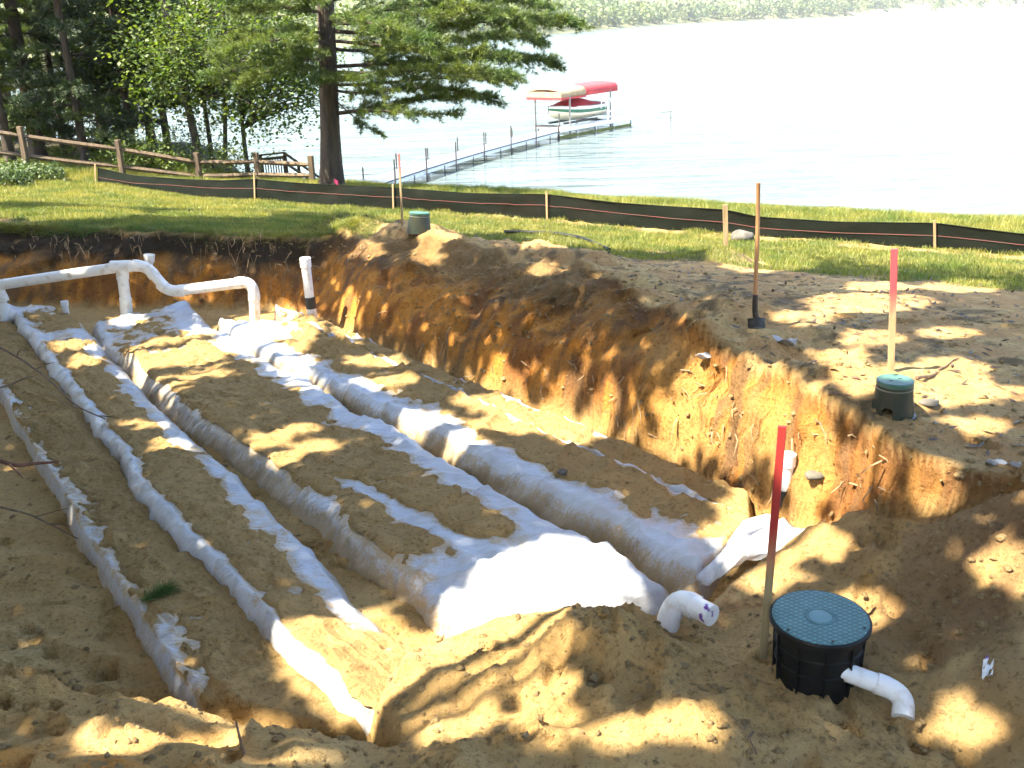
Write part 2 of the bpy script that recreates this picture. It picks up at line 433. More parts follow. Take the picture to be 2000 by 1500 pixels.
# dark soil at the right near corner and the orange lip at the bottom left
col = lerp(col, np.broadcast_to(C_(.20, .12, .062), col.shape), gauss(GX, GY, 3.0, 5.2, 1.1, 1.0) * sm(-.35, .15, n2 + .1) * .9)
col = lerp(col, np.broadcast_to(orange, col.shape), sm(4.9, 4.1, GY) * sm(-.9, -1.6, GX) * sm(-.2, .25, n2) * .8)
col = lerp(col, np.broadcast_to(C_(.42, .22, .09), col.shape), gauss(GX, GY, 1.35, 5.9, .5, .3) * sm(-.2, .3, n3) * .8)
# lawn under the blades
qb = np.where(GX < -3, 10.9, 0) + np.where(GX >= -3, 1, 0) * (10.9 + 2.7 * sm(-3.0, -1.6, GX)) + 1.1 * fbm(GX * .45, GY * .45, 4, 121)
LAWN = sm(-.15, .25, Q - qb) * sm(0.02, .12, DT) * sm(-.55, -.15, fbm(GX * .8, GY * .8, 4, 131) + .25 - .35 * sm(0, 4, GX) * sm(17, 14, Q))
LAWN *= 1 - sm(0, .25, -np.abs(Q - 18.3) + .45) * sm(-3, 3, GX) * sm(-.25, .15, fbm(GX * .9, GY * .9, 3, 141)) * .95
col = lerp(col, np.broadcast_to(C_(.09, .12, .03), col.shape), LAWN * .85)
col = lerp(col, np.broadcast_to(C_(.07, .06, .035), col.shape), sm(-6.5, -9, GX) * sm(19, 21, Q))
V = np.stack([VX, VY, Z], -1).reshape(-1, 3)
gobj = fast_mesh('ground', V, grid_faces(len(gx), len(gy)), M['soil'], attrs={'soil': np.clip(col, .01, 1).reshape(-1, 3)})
tag(gobj, kind='structure')

# ------------------------------------------------------------------ the beds: fabric sheets with loose sand thrown on them
def resample(P, n):
    P = np.array(P, float); d = np.r_[0, np.cumsum(np.linalg.norm(np.diff(P, axis=0), axis=1))]
    s = np.linspace(0, d[-1], n); k = np.linspace(-2.2, 2.2, 9); k = np.exp(-k * k); k /= k.sum()
    out = np.stack([np.interp(s, d, P[:, i]) for i in range(P.shape[1])], 1)
    pad = np.pad(out, ((4, 4), (0, 0)), mode='reflect', reflect_type='odd')
    return np.stack([np.convolve(pad[:, i], k, 'valid') for i in range(out.shape[1])], 1)
BEDS = []
def bed(label, Lpx, Rpx, ztop, drop, sandf, foldf, seed, sandh=.05, skirtL=True, skirtR=True, zfun=None, skd=.4):
    n, m = 360, 60
    L = resample([atz(px, py, ztop) for px, py in Lpx], n); Rr = resample([atz(px, py, ztop) for px, py in Rpx], n)
    s = np.linspace(0, 1, n)[:, None]; w_ = np.linspace(0, 1, m)[None, :]
    w_ = w_ + 0 * s; s = s + 0 * w_
    wd = np.linalg.norm(L - Rr, axis=1)[:, None]
    L = L + (.05 * fbm(np.linspace(0, 16, n), np.zeros(n), 4, seed + 81))[:, None] * (1, .6, 0); Rr = Rr + (.05 * fbm(np.linspace(0, 16, n), np.zeros(n), 4, seed + 83))[:, None] * (1, .6, 0)
    P = L[:, None, :] * (1 - w_[..., None]) + Rr[:, None, :] * w_[..., None]
    X, Yy = P[..., 0], P[..., 1]
    edge = np.minimum(w_, 1 - w_) * wd
    Zb = ztop + 0.02 * fbm(X * 1.5, Yy * 1.5, 3, seed) + foldf(s, w_, X, Yy)
    a_, b_ = X * .58 - Yy * .815, X * .815 + Yy * .58
    Zb = Zb + .014 * ridged(a_ * 3.2 + b_, b_ * 1.6, 2, seed + 5) + .014 * fbm(a_ * 2, b_ * 5, 2, seed + 9) + .035 * np.clip(1 - np.abs(perlin(a_ * 2.3 + .8 * b_, b_ * 1.1 - .5 * a_, seed + 11)) * 2.6, 0, 1) ** 2.5 + .025 * np.clip(1 - np.abs(perlin(a_ * 1.1 - 1.5 * b_, b_ * 2.2, seed + 15)) * 3, 0, 1) ** 2.5
    Zb = Zb - .03 * np.exp(-(edge / .022) ** 2)
    if zfun is not None: Zb = Zb + zfun(s, w_)
    Zb = Zb - (ztop + .1) * sm(.982, 1.0, s)
    fl = ground(X, Yy)
    # skirts
    rows = [np.stack([X, Yy, Zb], -1)]
    nrm = (Rr - L); nrm[:, 2] = 0; nrm /= np.linalg.norm(nrm, axis=1)[:, None]
    def skirt(side):
        e = 0 if side < 0 else m - 1
        out = []
        for k in range(1, 8):
            f = k / 7
            off = .012 + .13 * f + (.05 * fbm(s[:, 0] * 18 + f * .9, np.full(n, f * 1.1), 2, seed + 31 + side) + .035 * np.clip(1 - np.abs(perlin(s[:, 0] * 30, np.full(n, f * .7), seed + 35 + side)) * 2.5, 0, 1) ** 2) * f ** .5
            p = np.stack([X[:, e], Yy[:, e], Zb[:, e] * (1 - f) + f * (ztop - drop)], -1) + side * nrm * off[:, None]
            out.append(p)
        return out
    cols = [rows[0][:, j] for j in range(m)]
    if skirtL: cols = skirt(-1)[::-1] + cols
    if skirtR: cols = cols + skirt(1)
    G = np.stack(cols, 1)
    # the sheet is tucked down at both ends
    def tuck(row, d):
        out = []
        for k in range(1, 7):
            f = k / 6
            p = row + d[None, :] * (.03 + .14 * f); p[:, 2] = row[:, 2] * (1 - f) + (ztop - drop - .05) * f
            out.append(p)
        return out
    dn = G[-1].mean(0) - G[-6].mean(0); dn[2] = 0; dn /= np.linalg.norm(dn)
    G = np.concatenate([np.array(tuck(G[0], -dn)[::-1]), G, np.array(tuck(G[-1], dn))], 0)
    c0 = G.reshape(-1, 3).mean(0)
    root = empty('fabric_covered_bed', (c0[0], c0[1], 0), label, 'drainage bed', 'fabric covered drainage beds in the pit')
    mask = sandf(s, w_, X, Yy) + 1.3 * fbm(X * 1.5, Yy * 1.5, 5, seed + 61, .6) + .5 * fbm(X * 7, Yy * 7, 3, seed + 67)
    dust_shade = sm(-.75, .12, mask)
    kL, kR = (7 if skirtL else 0), (7 if skirtR else 0)
    sk = np.clip(skd + np.linspace(-.15, .65, 7), 0, 1.3)  # sandy dirt on the skirts, turned up to paint in their shaded sides
    parts = ([np.broadcast_to(sk[::-1], (n, 7))] if kL else []) + [dust_shade] + ([np.broadcast_to(sk, (n, 7))] if kR else [])
    D = np.concatenate(parts, 1); D = np.concatenate([np.repeat(D[:1], 6, 0), D, np.repeat(D[-1:], 6, 0)], 0)
    fast_mesh('fabric', G.reshape(-1, 3), grid_faces(*G.shape[:2]), M['fabric'], root, attrs={'dust': D.ravel()})
    th = np.clip(mask, -.4, .8)
    # finer sheet for the sand itself
    hs = np.where(th > 0, sandh * np.sqrt(np.clip(th, 0, 1)), .12 * th) - .004
    hs = hs + np.where(th > 0, .012 * ridged(X * 9, Yy * 9, 3, seed + 71) + .016 * fbm(X * 4, Yy * 4, 3, seed + 73), 0) * sm(0, .3, th)
    Gs = np.stack([X, Yy, Zb + hs], -1)
    Fq = grid_faces(n, m); keep = (th.ravel()[Fq] > -.25).any(1)
    o = fast_mesh('loose_sand', Gs.reshape(-1, 3), Fq[keep], M['sand'], root)
    o['kind'] = 'stuff'
    BEDS.append((X, Yy, Zb, th))
    return root
L0 = [(-230, 590), (-100, 680), (0, 765), (60, 860), (110, 950), (190, 1080), (270, 1200), (340, 1310), (410, 1400)]
R1 = [(15, 600), (62, 655), (82, 680), (112, 722), (155, 780), (175, 805), (237, 880), (260, 932), (320, 1004), (384, 1065), (460, 1148), (520, 1210), (576, 1275), (640, 1330), (700, 1385), (790, 1465)]
E1 = [(105, 597), (140, 620), (180, 655), (195, 682), (232, 710), (270, 760), (320, 805), (350, 835), (462, 930), (520, 988), (600, 1068), (680, 1148), (784, 1232), (840, 1285)]
L2 = [(187, 630), (217, 680), (265, 712), (282, 732), (327, 767), (390, 812), (500, 885), (640, 990), (700, 1045), (816, 1130), (896, 1190), (930, 1225)]
E2 = [(367, 592), (400, 635), (450, 662), (500, 687), (545, 722), (597, 728), (612, 748), (687, 802), (770, 834), (832, 880), (917, 930), (1000, 978), (1125, 1047), (1275, 1135), (1315, 1163)]
L3 = [(430, 628), (455, 662), (500, 692), (540, 706), (597, 722), (635, 742), (737, 792), (800, 822), (875, 850), (900, 868), (1050, 950), (1212, 1022), (1300, 1078), (1392, 1130)]
R3 = [(560, 640), (620, 647), (675, 675), (742, 702), (825, 740), (912, 780), (1070, 855), (1150, 887), (1225, 920), (1397, 997), (1490, 1035)]
E3 = [(540, 598), (625, 625), (682, 647), (750, 680), (875, 732), (960, 765), (1120, 827), (1250, 880), (1397, 940), (1480, 978)]
def shift(P, dx, dy): return [(a + dx, b + dy) for a, b in P]
B1 = bed('low sand strewn fabric bed at the left edge of the pit', L0, shift(R1, -6, 14), .14, .22,
    lambda s, w, x, y: -.28 + .95 * sm(0, .45, w), lambda s, w, x, y: .05 * ridged(s * 26, w * 3, 2, 4) * sm(.45, .0, w) - .04 * sm(.7, 1, w), 3, skirtR=False)
B2 = bed('white fabric bed with a rolled left rim, second from the left', R1, E1, .24, .28,
    lambda s, w, x, y: .45 - 1.15 * np.exp(-(w / .12) ** 2) - 1.0 * sm(.5, .92, w) * sm(.02, .3, s) - .5 * np.exp(-((s - .17) / .04) ** 2) - .4*sm(.12,.02,s) + 1.2 * sm(.9, 1, s),
    lambda s, w, x, y: .045 * np.exp(-(w / .12) ** 2) - .03 * sm(.5, 1, w) + .03 * np.exp(-((s - .17) / .02) ** 2), 17, zfun=lambda s, w: -.12 * sm(.78, 1, s) * sm(.1, .6, w))
B3 = bed('wide middle fabric bed ending at the white elbow pipe', L2, E2, .22, .27,
    lambda s, w, x, y: .52 - .75 * np.exp(-(w / .06) ** 2) * (.3 + .7 * np.sin(s * 19)) - 1.35 * sm(.66, .95, w) - 1.9 * sm(.85, .96, s) - .55 * sm(.3, .1, s) - 1.3 * np.exp(-((w - .28 - .9 * (s - .72)) / .07) ** 2) * sm(.68, .76, s),
    lambda s, w, x, y: .12 * np.exp(-((s - .235 + .03 * w) / .03) ** 2) * (1 - .5 * w) + .06 * np.exp(-((s - .10) / .03) ** 2) * w + .09 * np.exp(-((s - .93 - .02 * w) / .02) ** 2) * sm(.1, .4, w) * sm(1, .7, w) + .05 * ridged(s * 14, w * 1.5, 2, 6) * sm(.8, .95, s), 29,
    zfun=lambda s, w: -.15 * sm(.86, 1, s) * sm(.75, .0, w) + .06 * np.clip(1 - np.abs(np.sin(w * 9 + s * 14)) * 1.6, 0, 1) * sm(.84, .95, s), skd=.75)
B4 = bed('bright fabric bed with bunched up far end, second from the right', L3, R3, .26, .31,
    lambda s, w, x, y: .05 - .95 * sm(.40, .05, w) + .55 * sm(.35, .65, w) - 1.2 * sm(.92, 1, w) - 1.2 * sm(.16, .04, s) - .4 * sm(.85, 1, s),
    lambda s, w, x, y: .13 * np.exp(-((s - .075) / .035) ** 2) * (.4 + .6 * np.sin(w * 3.1)) + .09 * np.exp(-((s - .2 + .02 * w) / .02) ** 2) + .07 * np.exp(-((w - 1) / .10) ** 2) * (.6 + .4 * np.sin(s * 40)) + .04 * ridged(s * 18, w * 2, 2, 8) * sm(.6, .2, w), 41, skd=.8)
B5 = bed('narrow sandy fabric strip along the right pit wall', R3, E3, .24, .29,
    lambda s, w, x, y: .45 - 1.2 * np.exp(-((w - 1) / .10) ** 2) - .8 * np.exp(-(w / .08) ** 2) - .6 * sm(.12, .02, s),
    lambda s, w, x, y: .05 * np.exp(-(w / .08) ** 2), 53)

# ------------------------------------------------------------------ lake and far shore
def water_mat():
    m, t, p = new_mat('lake_water')
    p.inputs['Base Color'].default_value = (.115, .155, .165, 1)
    p.inputs['Roughness'].default_value = 0.12; p.inputs['IOR'].default_value = 1.33
    a = noise_node(t, 1.0, 4, .5, stretch=(.16, 1.1, 1, -.10)); b = noise_node(t, 1.0, 3, .5, stretch=(.05, .28, 1, -.08)); c = noise_node(t, 1.0, 4, .6, stretch=(1.2, 3.5, 1, -.1))
    n = bump(t, b.outputs[0], .6, .5); n = bump(t, ramp(t, a.outputs[0], .48, .72), 1.0, .45, n); n = bump(t, c.outputs[0], .5, .06, n)
    t.links.new(n, p.inputs['Normal'])
    return m
M['water'] = water_mat()
lw = MB()
xs = [-2500, -300, -60, 60, 300, 2500]; ys = [20, 60, 200, 600, 2600]
lw.add([(x, y, LAKE_Z) for x in xs for y in ys], grid_faces(len(xs), len(ys)))
tag(lw.build('lake', M['water']), kind='structure')

SHORE = [(-2300, 330), (-900, 320), (-330, 330), (-120, 345), (-40, 385), (30, 520), (90, 740), (165, 960), (330, 1110), (560, 1330), (790, 1540), (1400, 1900), (2400, 2300)]
sh = resample(SHORE, 260)
SN = np.gradient(sh, axis=0); SN = np.stack([-SN[:, 1], SN[:, 0]], 1); SN /= np.linalg.norm(SN, axis=1)[:, None]
offs = np.array([-6, 0, 5, 14, 40, 110, 260, 520])
hz = []
HV = []
for i in range(260):
    bl = sm(300, 650, sh[i, 0])
    for k, o in enumerate(offs):
        p = sh[i] + SN[i] * o
        h = np.interp(o, [-6, 0, 5, 14, 40, 110, 260, 520], [-2, -.2, .9, 3 + 10 * bl, 8 + 16 * bl, 24, 52, 75])
        h *= 1 + .35 * fbm(np.array(p[0] * .004), np.array(p[1] * .004 + o * .003), 3, 7)
        HV.append((p[0], p[1], LAKE_Z + float(h)))
M['far_sand'] = plain('far_shore_sand', (.16, .16, .07), (.10, .12, .045), .02, .95)
o = fast_mesh('far_shore', np.array(HV), grid_faces(260, len(offs)), M['far_sand']); tag(o, kind='structure')
HVg = np.array(HV).reshape(260, len(offs), 3)

def cards(C, size, rng, flat=0.5, aspect=1.6, tint=None):
    """leaf shaped kites: C (n,3) centres"""
    n = len(C); size = np.broadcast_to(size, (n,))
    a = rng.normal(size=(n, 3)); a[:, 2] *= (1 - flat * .5); a /= np.linalg.norm(a, axis=1)[:, None]
    nr = rng.normal(size=(n, 3)); nr[:, 2] = np.abs(nr[:, 2]) + flat * 2
    b = np.cross(nr, a); b /= np.linalg.norm(b, axis=1)[:, None] + 1e-9
    s = size[:, None]
    V = np.stack([C - a * s * .5, C + b * s * .5 / aspect - a * s * .05, C + a * s * .5, C - b * s * .5 / aspect - a * s * .05], 1).reshape(-1, 3)
    Fc = np.arange(4 * n).reshape(n, 4)
    t = rng.uniform(0, 1, n) if tint is None else tint
    return V, Fc, np.repeat(t, 4)
# distant forest on the hills: reads as one mass
M['far_leaf'] = leaf_mat('far_foliage', (.08, .125, .035), (.16, .19, .055), .3, .02)
rng = np.random.default_rng(3)
cs = []; sz = []; tn = []
for i in range(0, 5200):
    u_ = rng.uniform(20, 235); k = rng.choice([3, 4, 5, 6], p=[.22, .33, .28, .17]); f = rng.uniform(); g = rng.uniform()
    i0 = int(u_); P = HVg[i0, k] * (1 - f) + HVg[i0, k - 1] * f
    P = P + (HVg[i0 + 1, k] - HVg[i0, k]) * g
    if P[0] > 420 and k == 3 and rng.uniform() < .75: continue
    dep = P[1]; H = rng.uniform(7, 15) * (1 if dep > 500 else .8); W = H * rng.uniform(.28, .5)
    n = 34; c = rng.normal(size=(n, 3)) * (W * .5, W * .5, H * .25) + P + (0, 0, H * .5)
    cs.append(c); sz.append(np.full(n, W * .55)); tn.append(np.clip(rng.uniform() + rng.normal(size=n) * .15, 0, 1))
Vv, Ff, tt = cards(np.concatenate(cs), np.concatenate(sz), rng, .3, 1.2, np.concatenate(tn))
o = fast_mesh('far_forest', Vv, Ff, M['far_leaf'], attrs={'tint': tt})
tag(o, 'pale green wooded hillside across the lake', 'forest', kind='stuff')

# ------------------------------------------------------------------ lawn blades
M['grass'] = leaf_mat('grass_blade', (.11, .165, .03), (.31, .29, .07), .4, 1.3)
def blades(P, h, wd, rng, lean=.5):
    n = len(P); a = rng.uniform(0, 2 * np.pi, n)
    sdv = np.stack([np.cos(a), np.sin(a), 0 * a], 1) * wd[:, None] * .5
    l = rng.normal(size=(n, 3)) * lean * h[:, None]; l[:, 2] = h
    tip = P + l * (.9, .9, 1)
    V = np.stack([P - sdv, P + sdv, tip], 1).reshape(-1, 3)
    return V, np.arange(3 * n).reshape(n, 3), np.repeat(rng.uniform(0, 1, n), 3)
def lawn_mask(x, y):
    dT = poly_sd(x, y, PIT_TOP); q = NQ[0] * x + NQ[1] * y
    qb = 10.9 + 2.7 * sm(-3.0, -1.6, x) + 1.1 * fbm(x * .45, y * .45, 4, 121)
    m = sm(-.15, .25, q - qb) * sm(.0, .15, dT) * sm(-.55, -.15, fbm(x * .8, y * .8, 4, 131) + .25 - .35 * sm(0, 4, x) * sm(17, 14, q))
    return m * (1 - sm(0, .25, -np.abs(q - 18.3) + .45) * sm(-3, 3, x) * sm(-.25, .15, fbm(x * .9, y * .9, 3, 141)) * .95) * sm(25, 24, q)
rng = np.random.default_rng(8)
N = 620000
x = rng.uniform(-16, 16, N); qv = 10.3 + 14.5 * rng.uniform(0, 1, N) ** 1.15; y = (qv - NQ[0] * x) / NQ[1]
k = (rng.uniform(0, 1, N) < lawn_mask(x, y)) & (np.abs(x) < .56 * y + 1.0)
x, y = x[k], y[k]
h = rng.uniform(.035, .085, len(x)) * (1 + .8 * np.clip(fbm(x * .7, y * .7, 3, 41), -.3, 1)) * np.where(NQ[0] * x + NQ[1] * y > 18.7, 1.9, 1)
Vv, Ff, tt = blades(np.stack([x, y, ground(x, y) - .005], 1), h, rng.uniform(.008, .016, len(x)), rng)
print('blades', len(x))
o = fast_mesh('lawn_grass', Vv, Ff, M['grass'], attrs={'tint': tt}, smooth=False)
tag(o, 'short green lawn grass between the pit and the lake', 'grass', kind='stuff')

# bare sand bluff at the right end of the far shore
M['bluff'] = plain('bluff_sand', (.42, .36, .27), (.25, .24, .12), .05, .95)
BV = []
for i in range(150, 235):
    for k, o in enumerate((-3, 2, 6, 13)):
        p = sh[i] + SN[i] * o; hgt = (.1, 1.4, 3.0, 3.5 + 9 * float(sm(300, 650, sh[i, 0])) * (.6 + .8 * abs(float(perlin(i * .21, 3.3)))))[k]
        BV.append((p[0], p[1], LAKE_Z + hgt))
o = fast_mesh('beach', np.array(BV), grid_faces(85, 4), M['bluff']); tag(o, kind='structure')

# ------------------------------------------------------------------ trees
M['bark'] = plain('pine_bark', (.085, .062, .042), (.035, .027, .02), 9, .95, bmp=1.0, bdist=.05, stretch=(1, 1, .18))
M['bark_grey'] = plain('grey_bark', (.12, .10, .075), (.05, .042, .033), 9, .95, bmp=.8, bdist=.03, stretch=(1, 1, .2))
M['needle'] = leaf_mat('pine_needles', (.065, .12, .03), (.15, .19, .04), .35, .9)
M['needle_dark'] = leaf_mat('dark_needles', (.03, .055, .022), (.055, .085, .03), .25, .6)
M['maple'] = leaf_mat('maple_leaf', (.07, .13, .03), (.15, .20, .04), .5, .8)
M['shade_leaf'] = leaf_mat('oak_leaf', (.05, .09, .03), (.09, .13, .035), .35, .8)

def tufts(C, D, rng, ln=.11, per=9, wd=.006, spread=.75):
    """bundles of needles at C pointing roughly along D"""
    n = len(C); C = np.repeat(C, per, 0); D = np.repeat(D, per, 0)
    d = D + rng.normal(size=C.shape) * spread; d[:, 2] += .15; d /= np.linalg.norm(d, axis=1)[:, None]
    s = np.cross(d, rng.normal(size=C.shape)); s /= np.linalg.norm(s, axis=1)[:, None] + 1e-9
    L_ = ln * rng.uniform(.7, 1.2, len(C))[:, None]
    V = np.stack([C - s * wd, C + s * wd, C + d * L_], 1).reshape(-1, 3)
    return V, np.arange(len(V)).reshape(-1, 3), np.repeat(np.repeat(rng.uniform(0, 1, n), per), 3)
def curve(P, n):
    P = np.array(P, float); t = np.linspace(0, 1, len(P)); s = np.linspace(0, 1, n)
    if len(P) == 2: return P[0] + (P[1] - P[0]) * s[:, None]
    c = [np.polyfit(t, P[:, i], min(len(P) - 1, 3)) for i in range(3)]
    return np.stack([np.polyval(k, s) for k in c], 1)

def trunk_mb(base, top, r0, r1, rng, n=12, wob=.08, flare=1.35):
    base = np.array(base, float); top = np.array(top, float); t = np.linspace(0, 1, 22)
    P = base + (top - base) * t[:, None]
    P[:, 0] += wob * np.sin(t * 5 + rng.uniform(0, 6)) * t; P[:, 1] += wob * np.sin(t * 4 + rng.uniform(0, 6)) * t
    rad = r0 + (r1 - r0) * t; rad[0] *= flare; rad[1] *= 1 + (flare - 1) * .3
    return P, rad

TW = []
def pine_branch(mb, path, rng, Cc, Dd, r0=.04, dens=1.0, spread=.9, start=.1):
    P = curve(path, 26); L_ = np.linalg.norm(np.diff(P, axis=0), axis=1).sum()
    mb.tube(P, np.linspace(r0, .008, len(P)), 6)
    nb = int(L_ * 11 * dens)
    for _ in range(nb):
        t = start + (1 - start) * rng.uniform() ** .8; i = min(24, int(t * 25)); p = P[i]
        d = P[i + 1] - P[i]; d /= np.linalg.norm(d)
        side = np.cross(d, (0, 0, 1)); side /= np.linalg.norm(side) + 1e-9; side *= rng.choice([-1, 1])
        a = rng.uniform(.35, 1.1)
        v = d * math.cos(a) + side * math.sin(a) + np.array([0, 0, rng.normal() * .22 + .06])
        l = spread * rng.uniform(.35, 1.0) * (1 - .45 * t)
        m = max(3, int(l * 22)); tt_ = np.linspace(.15, 1, m)
        q = p + v * l * tt_[:, None] + np.array([0, 0, -.12]) * (tt_[:, None] ** 2) * l
        TW.append((p, q[-1]))
        Cc.append(q + rng.normal(size=q.shape) * .035); Dd.append(np.broadcast_to(v, q.shape))

def pine(base, H, r0, branches, rng, label, cat, group=None, mat='needle', per=9, ln=.11, name='pine_tree', upper=14, lean=(0, 0), tdens=.35, wd=.006):
    root = empty(name, base, label, cat, group)
    base = np.array(base, float); top = base + (lean[0], lean[1], H)
    P, rad = trunk_mb(base - (0, 0, .15), top, r0, .05, rng, wob=.05)
    MB().tube(P, rad, 14).build('trunk', M['bark'], root, True)
    mb = MB(); Cc, Dd = [], []; TW.clear()
    for (pth, rr, de, spd) in branches: pine_branch(mb, pth, rng, Cc, Dd, rr, de, spd)
    for k in range(upper):
        z = base[2] + H * (.45 + .5 * k / upper); a = k * 2.4 + rng.uniform(0, .6); l = (1 - k / upper) * 3.4 + .8
        c = base + np.array(lean + (0,)) * ((z - base[2]) / H); c[2] = z
        e = c + np.array([math.cos(a) * l, math.sin(a) * l, rng.uniform(-.1, .5)])
        pine_branch(mb, [c, (c + e) / 2 + (0, 0, .15), e], rng, Cc, Dd, .04, tdens, 1.0)
    tw = np.array(TW); sd_ = np.cross(tw[:, 1] - tw[:, 0], rng.normal(size=(len(tw), 3))); sd_ /= np.linalg.norm(sd_, axis=1)[:, None]
    mb.build('branches', M['bark'], root, True)['kind'] = 'stuff'
    o_ = fast_mesh('twigs', np.stack([tw[:, 0] - sd_ * .008, tw[:, 0] + sd_ * .008, tw[:, 1]], 1).reshape(-1, 3), np.arange(3 * len(tw)).reshape(-1, 3), M['bark'], root); o_['kind'] = 'stuff'
    Vv, Ff, tt = tufts(np.concatenate(Cc), np.concatenate(Dd), rng, ln, per, wd)
    fast_mesh('crown', Vv, Ff, M[mat], root, smooth=False, attrs={'tint': tt})
    return root, len(Ff)

rng = np.random.default_rng(12)
# the big pine beside the dock
pb = aty(647, 356, 28.0); pb[2] = gz(pb[0], pb[1])
def pbx(*pts):   # way points of a bough: pixel and distance
    return [aty(px, py, yy) for px, py, yy in pts]
BR = [
    (pbx((650, 222, 28), (760, 205, 27.8), (880, 188, 27.6), (985, 205, 27.5)), .06, 1.5, .9),
    (pbx((650, 222, 28), (720, 215, 26.9), (790, 220, 26.2), (900, 222, 26.0)), .04, .9, .7),
    (pbx((650, 190, 28), (700, 235, 27.4), (745, 262, 27.2)), .022, 1.2, .45),
    (pbx((650, 165, 28), (770, 160, 28.5), (900, 150, 28.8), (1000, 160, 29)), .05, 1.7, 1.0),
    (pbx((650, 130, 28), (800, 120, 27.6), (960, 112, 27.3), (1085, 125, 27.2)), .06, 2.0, 1.1),
    (pbx((650, 95, 28), (790, 92, 29), (940, 72, 29.6), (1060, 82, 30)), .05, 1.9, 1.1),
    (pbx((650, 60, 28), (800, 58, 27.4), (980, 40, 27), (1125, 45, 26.8)), .06, 2.2, 1.1),
    (pbx((650, 30, 28), (780, 15, 28.6), (930, -5, 29), (1090, 20, 29.4)), .05, 1.8, 1.1),
    (pbx((650, 0, 28), (760, -20, 27.2), (900, -30, 26.6), (1060, -15, 26.4)), .05, 1.8, 1.1),
    (pbx((650, 120, 28), (560, 118, 27.4), (470, 135, 27), (400, 150, 26.8)), .05, 1.6, .9),
    (pbx((650, 70, 28), (560, 60, 27.2), (480, 72, 26.8), (420, 90, 26.6)), .05, 1.6, .9),
    (pbx((650, 30, 28), (560, 15, 27.5), (470, 20, 27.2)), .05, 1.6, .9),
    (pbx((650, 150, 28), (648, 150, 27.2), (620, 155, 26.2)), .035, 1.9, .6),
    (pbx((650, 160, 28), (680, 150, 27.2), (715, 152, 26.4)), .03, 1.7, .5),
    (pbx((650, 100, 28), (600, 100, 27), (540, 105, 26)), .04, 1.5, .8),
    (pbx((650, 45, 28), (780, 35, 26.8), (920, 20, 26.2), (1040, 55, 26)), .05, 1.9, 1.0),
    (pbx((650, 140, 28), (780, 140, 26.6), (900, 135, 25.8), (1010, 150, 25.6)), .05, 1.7, .9),
    (pbx((650, 80, 28), (760, 90, 26.8), (880, 100, 26.2), (1000, 105, 26)), .05, 1.8, 1.0),
    (pbx((650, 10, 28), (560, -10, 27), (440, 0, 26.6)), .05, 1.8, 1.0),
    (pbx((650, 90, 28), (580, 75, 26.6), (500, 85, 25.6), (430, 105, 25)), .05, 1.8, 1.0),
    (pbx((650, 140, 28), (590, 130, 27), (520, 140, 26.2), (470, 165, 25.8)), .04, 1.6, .8),
    (pbx((650, 40, 28), (700, 40, 26.2), (780, 60, 25.2), (850, 80, 24.8)), .05, 1.9, 1.0),
    (pbx((650, 175, 28), (730, 180, 27), (820, 172, 26.4), (930, 185, 26.2)), .04, 1.7, .8),
]
_, n_ = pine(tuple(pb), 17, .29, BR, rng, 'tall pine with long drooping boughs over the lake beside the dock', 'pine tree', per=11, ln=.16, wd=.0085, upper=10, tdens=.3, lean=(1.0, 0))
print('pine tris', n_)

def broadleaf(base, H, r0, crown_c, crown_r, nclump, per, leaf, mat, rng, label, group=None, name='broadleaf_tree', stems=1, bark='bark_grey', clump_r=.55, zmin=None, spread=.8):
    base = np.array(base, float)
    root = empty(name, tuple(base), label, 'tree', group)
    for k in range(stems):
        a = rng.uniform(0, 6.28); o_ = np.array([math.cos(a), math.sin(a), 0]) * (.0 if stems == 1 else .35)
        tp = base + o_ * (1 if stems == 1 else 3.5) + (0, 0, H * rng.uniform(.8, 1))
        P, rad = trunk_mb(base + o_ - (0, 0, .1), tp, r0 * (1 if k == 0 else .6), .03, rng)
        MB().tube(P, rad, 9).build('trunk', M[bark], root, True)
    cc = np.array(crown_c, float); cr = np.array(crown_r, float)
    d = rng.normal(size=(nclump, 3)); d /= np.linalg.norm(d, axis=1)[:, None]
    cl = cc + d * cr * rng.uniform(.25, 1, (nclump, 1)) ** .6
    mb = MB()
    for c in cl[::3]:
        z0 = min(max(base[2] + .25 * H, c[2] - rng.uniform(.6, 2.0)), base[2] + .9 * H)
        s = base + (0, 0, z0 - base[2])
        mb.tube(curve([s, (s + c) / 2 + (0, 0, .2), c], 7), np.linspace(.035, .008, 7), 5, cap=False)
    mb.build('branches', M[bark], root, True)['kind'] = 'stuff'
    C = (cl[:, None, :] + rng.normal(size=(nclump, per, 3)) * (clump_r, clump_r, clump_r * .55)).reshape(-1, 3)
    tn = np.clip(np.repeat(rng.uniform(0, 1, nclump), per) * .6 + rng.uniform(0, .4, nclump * per), 0, 1)
    if zmin is not None: C = C[C[:, 2] > zmin]; tn = tn[:len(C)]
    Vv, Ff, tt = cards(C, leaf * rng.uniform(.7, 1.3, len(C)), rng, spread, 1.35, tn)
    fast_mesh('crown', Vv, Ff, M[mat], root, smooth=False, attrs={'tint': tt})
    return root

def gpt(px, y):            # a spot on the ground in the picture column px at distance y
    d = ray(px, 300); x = d[0] / d[1] * y; return np.array([x, y, gz(x, y)])
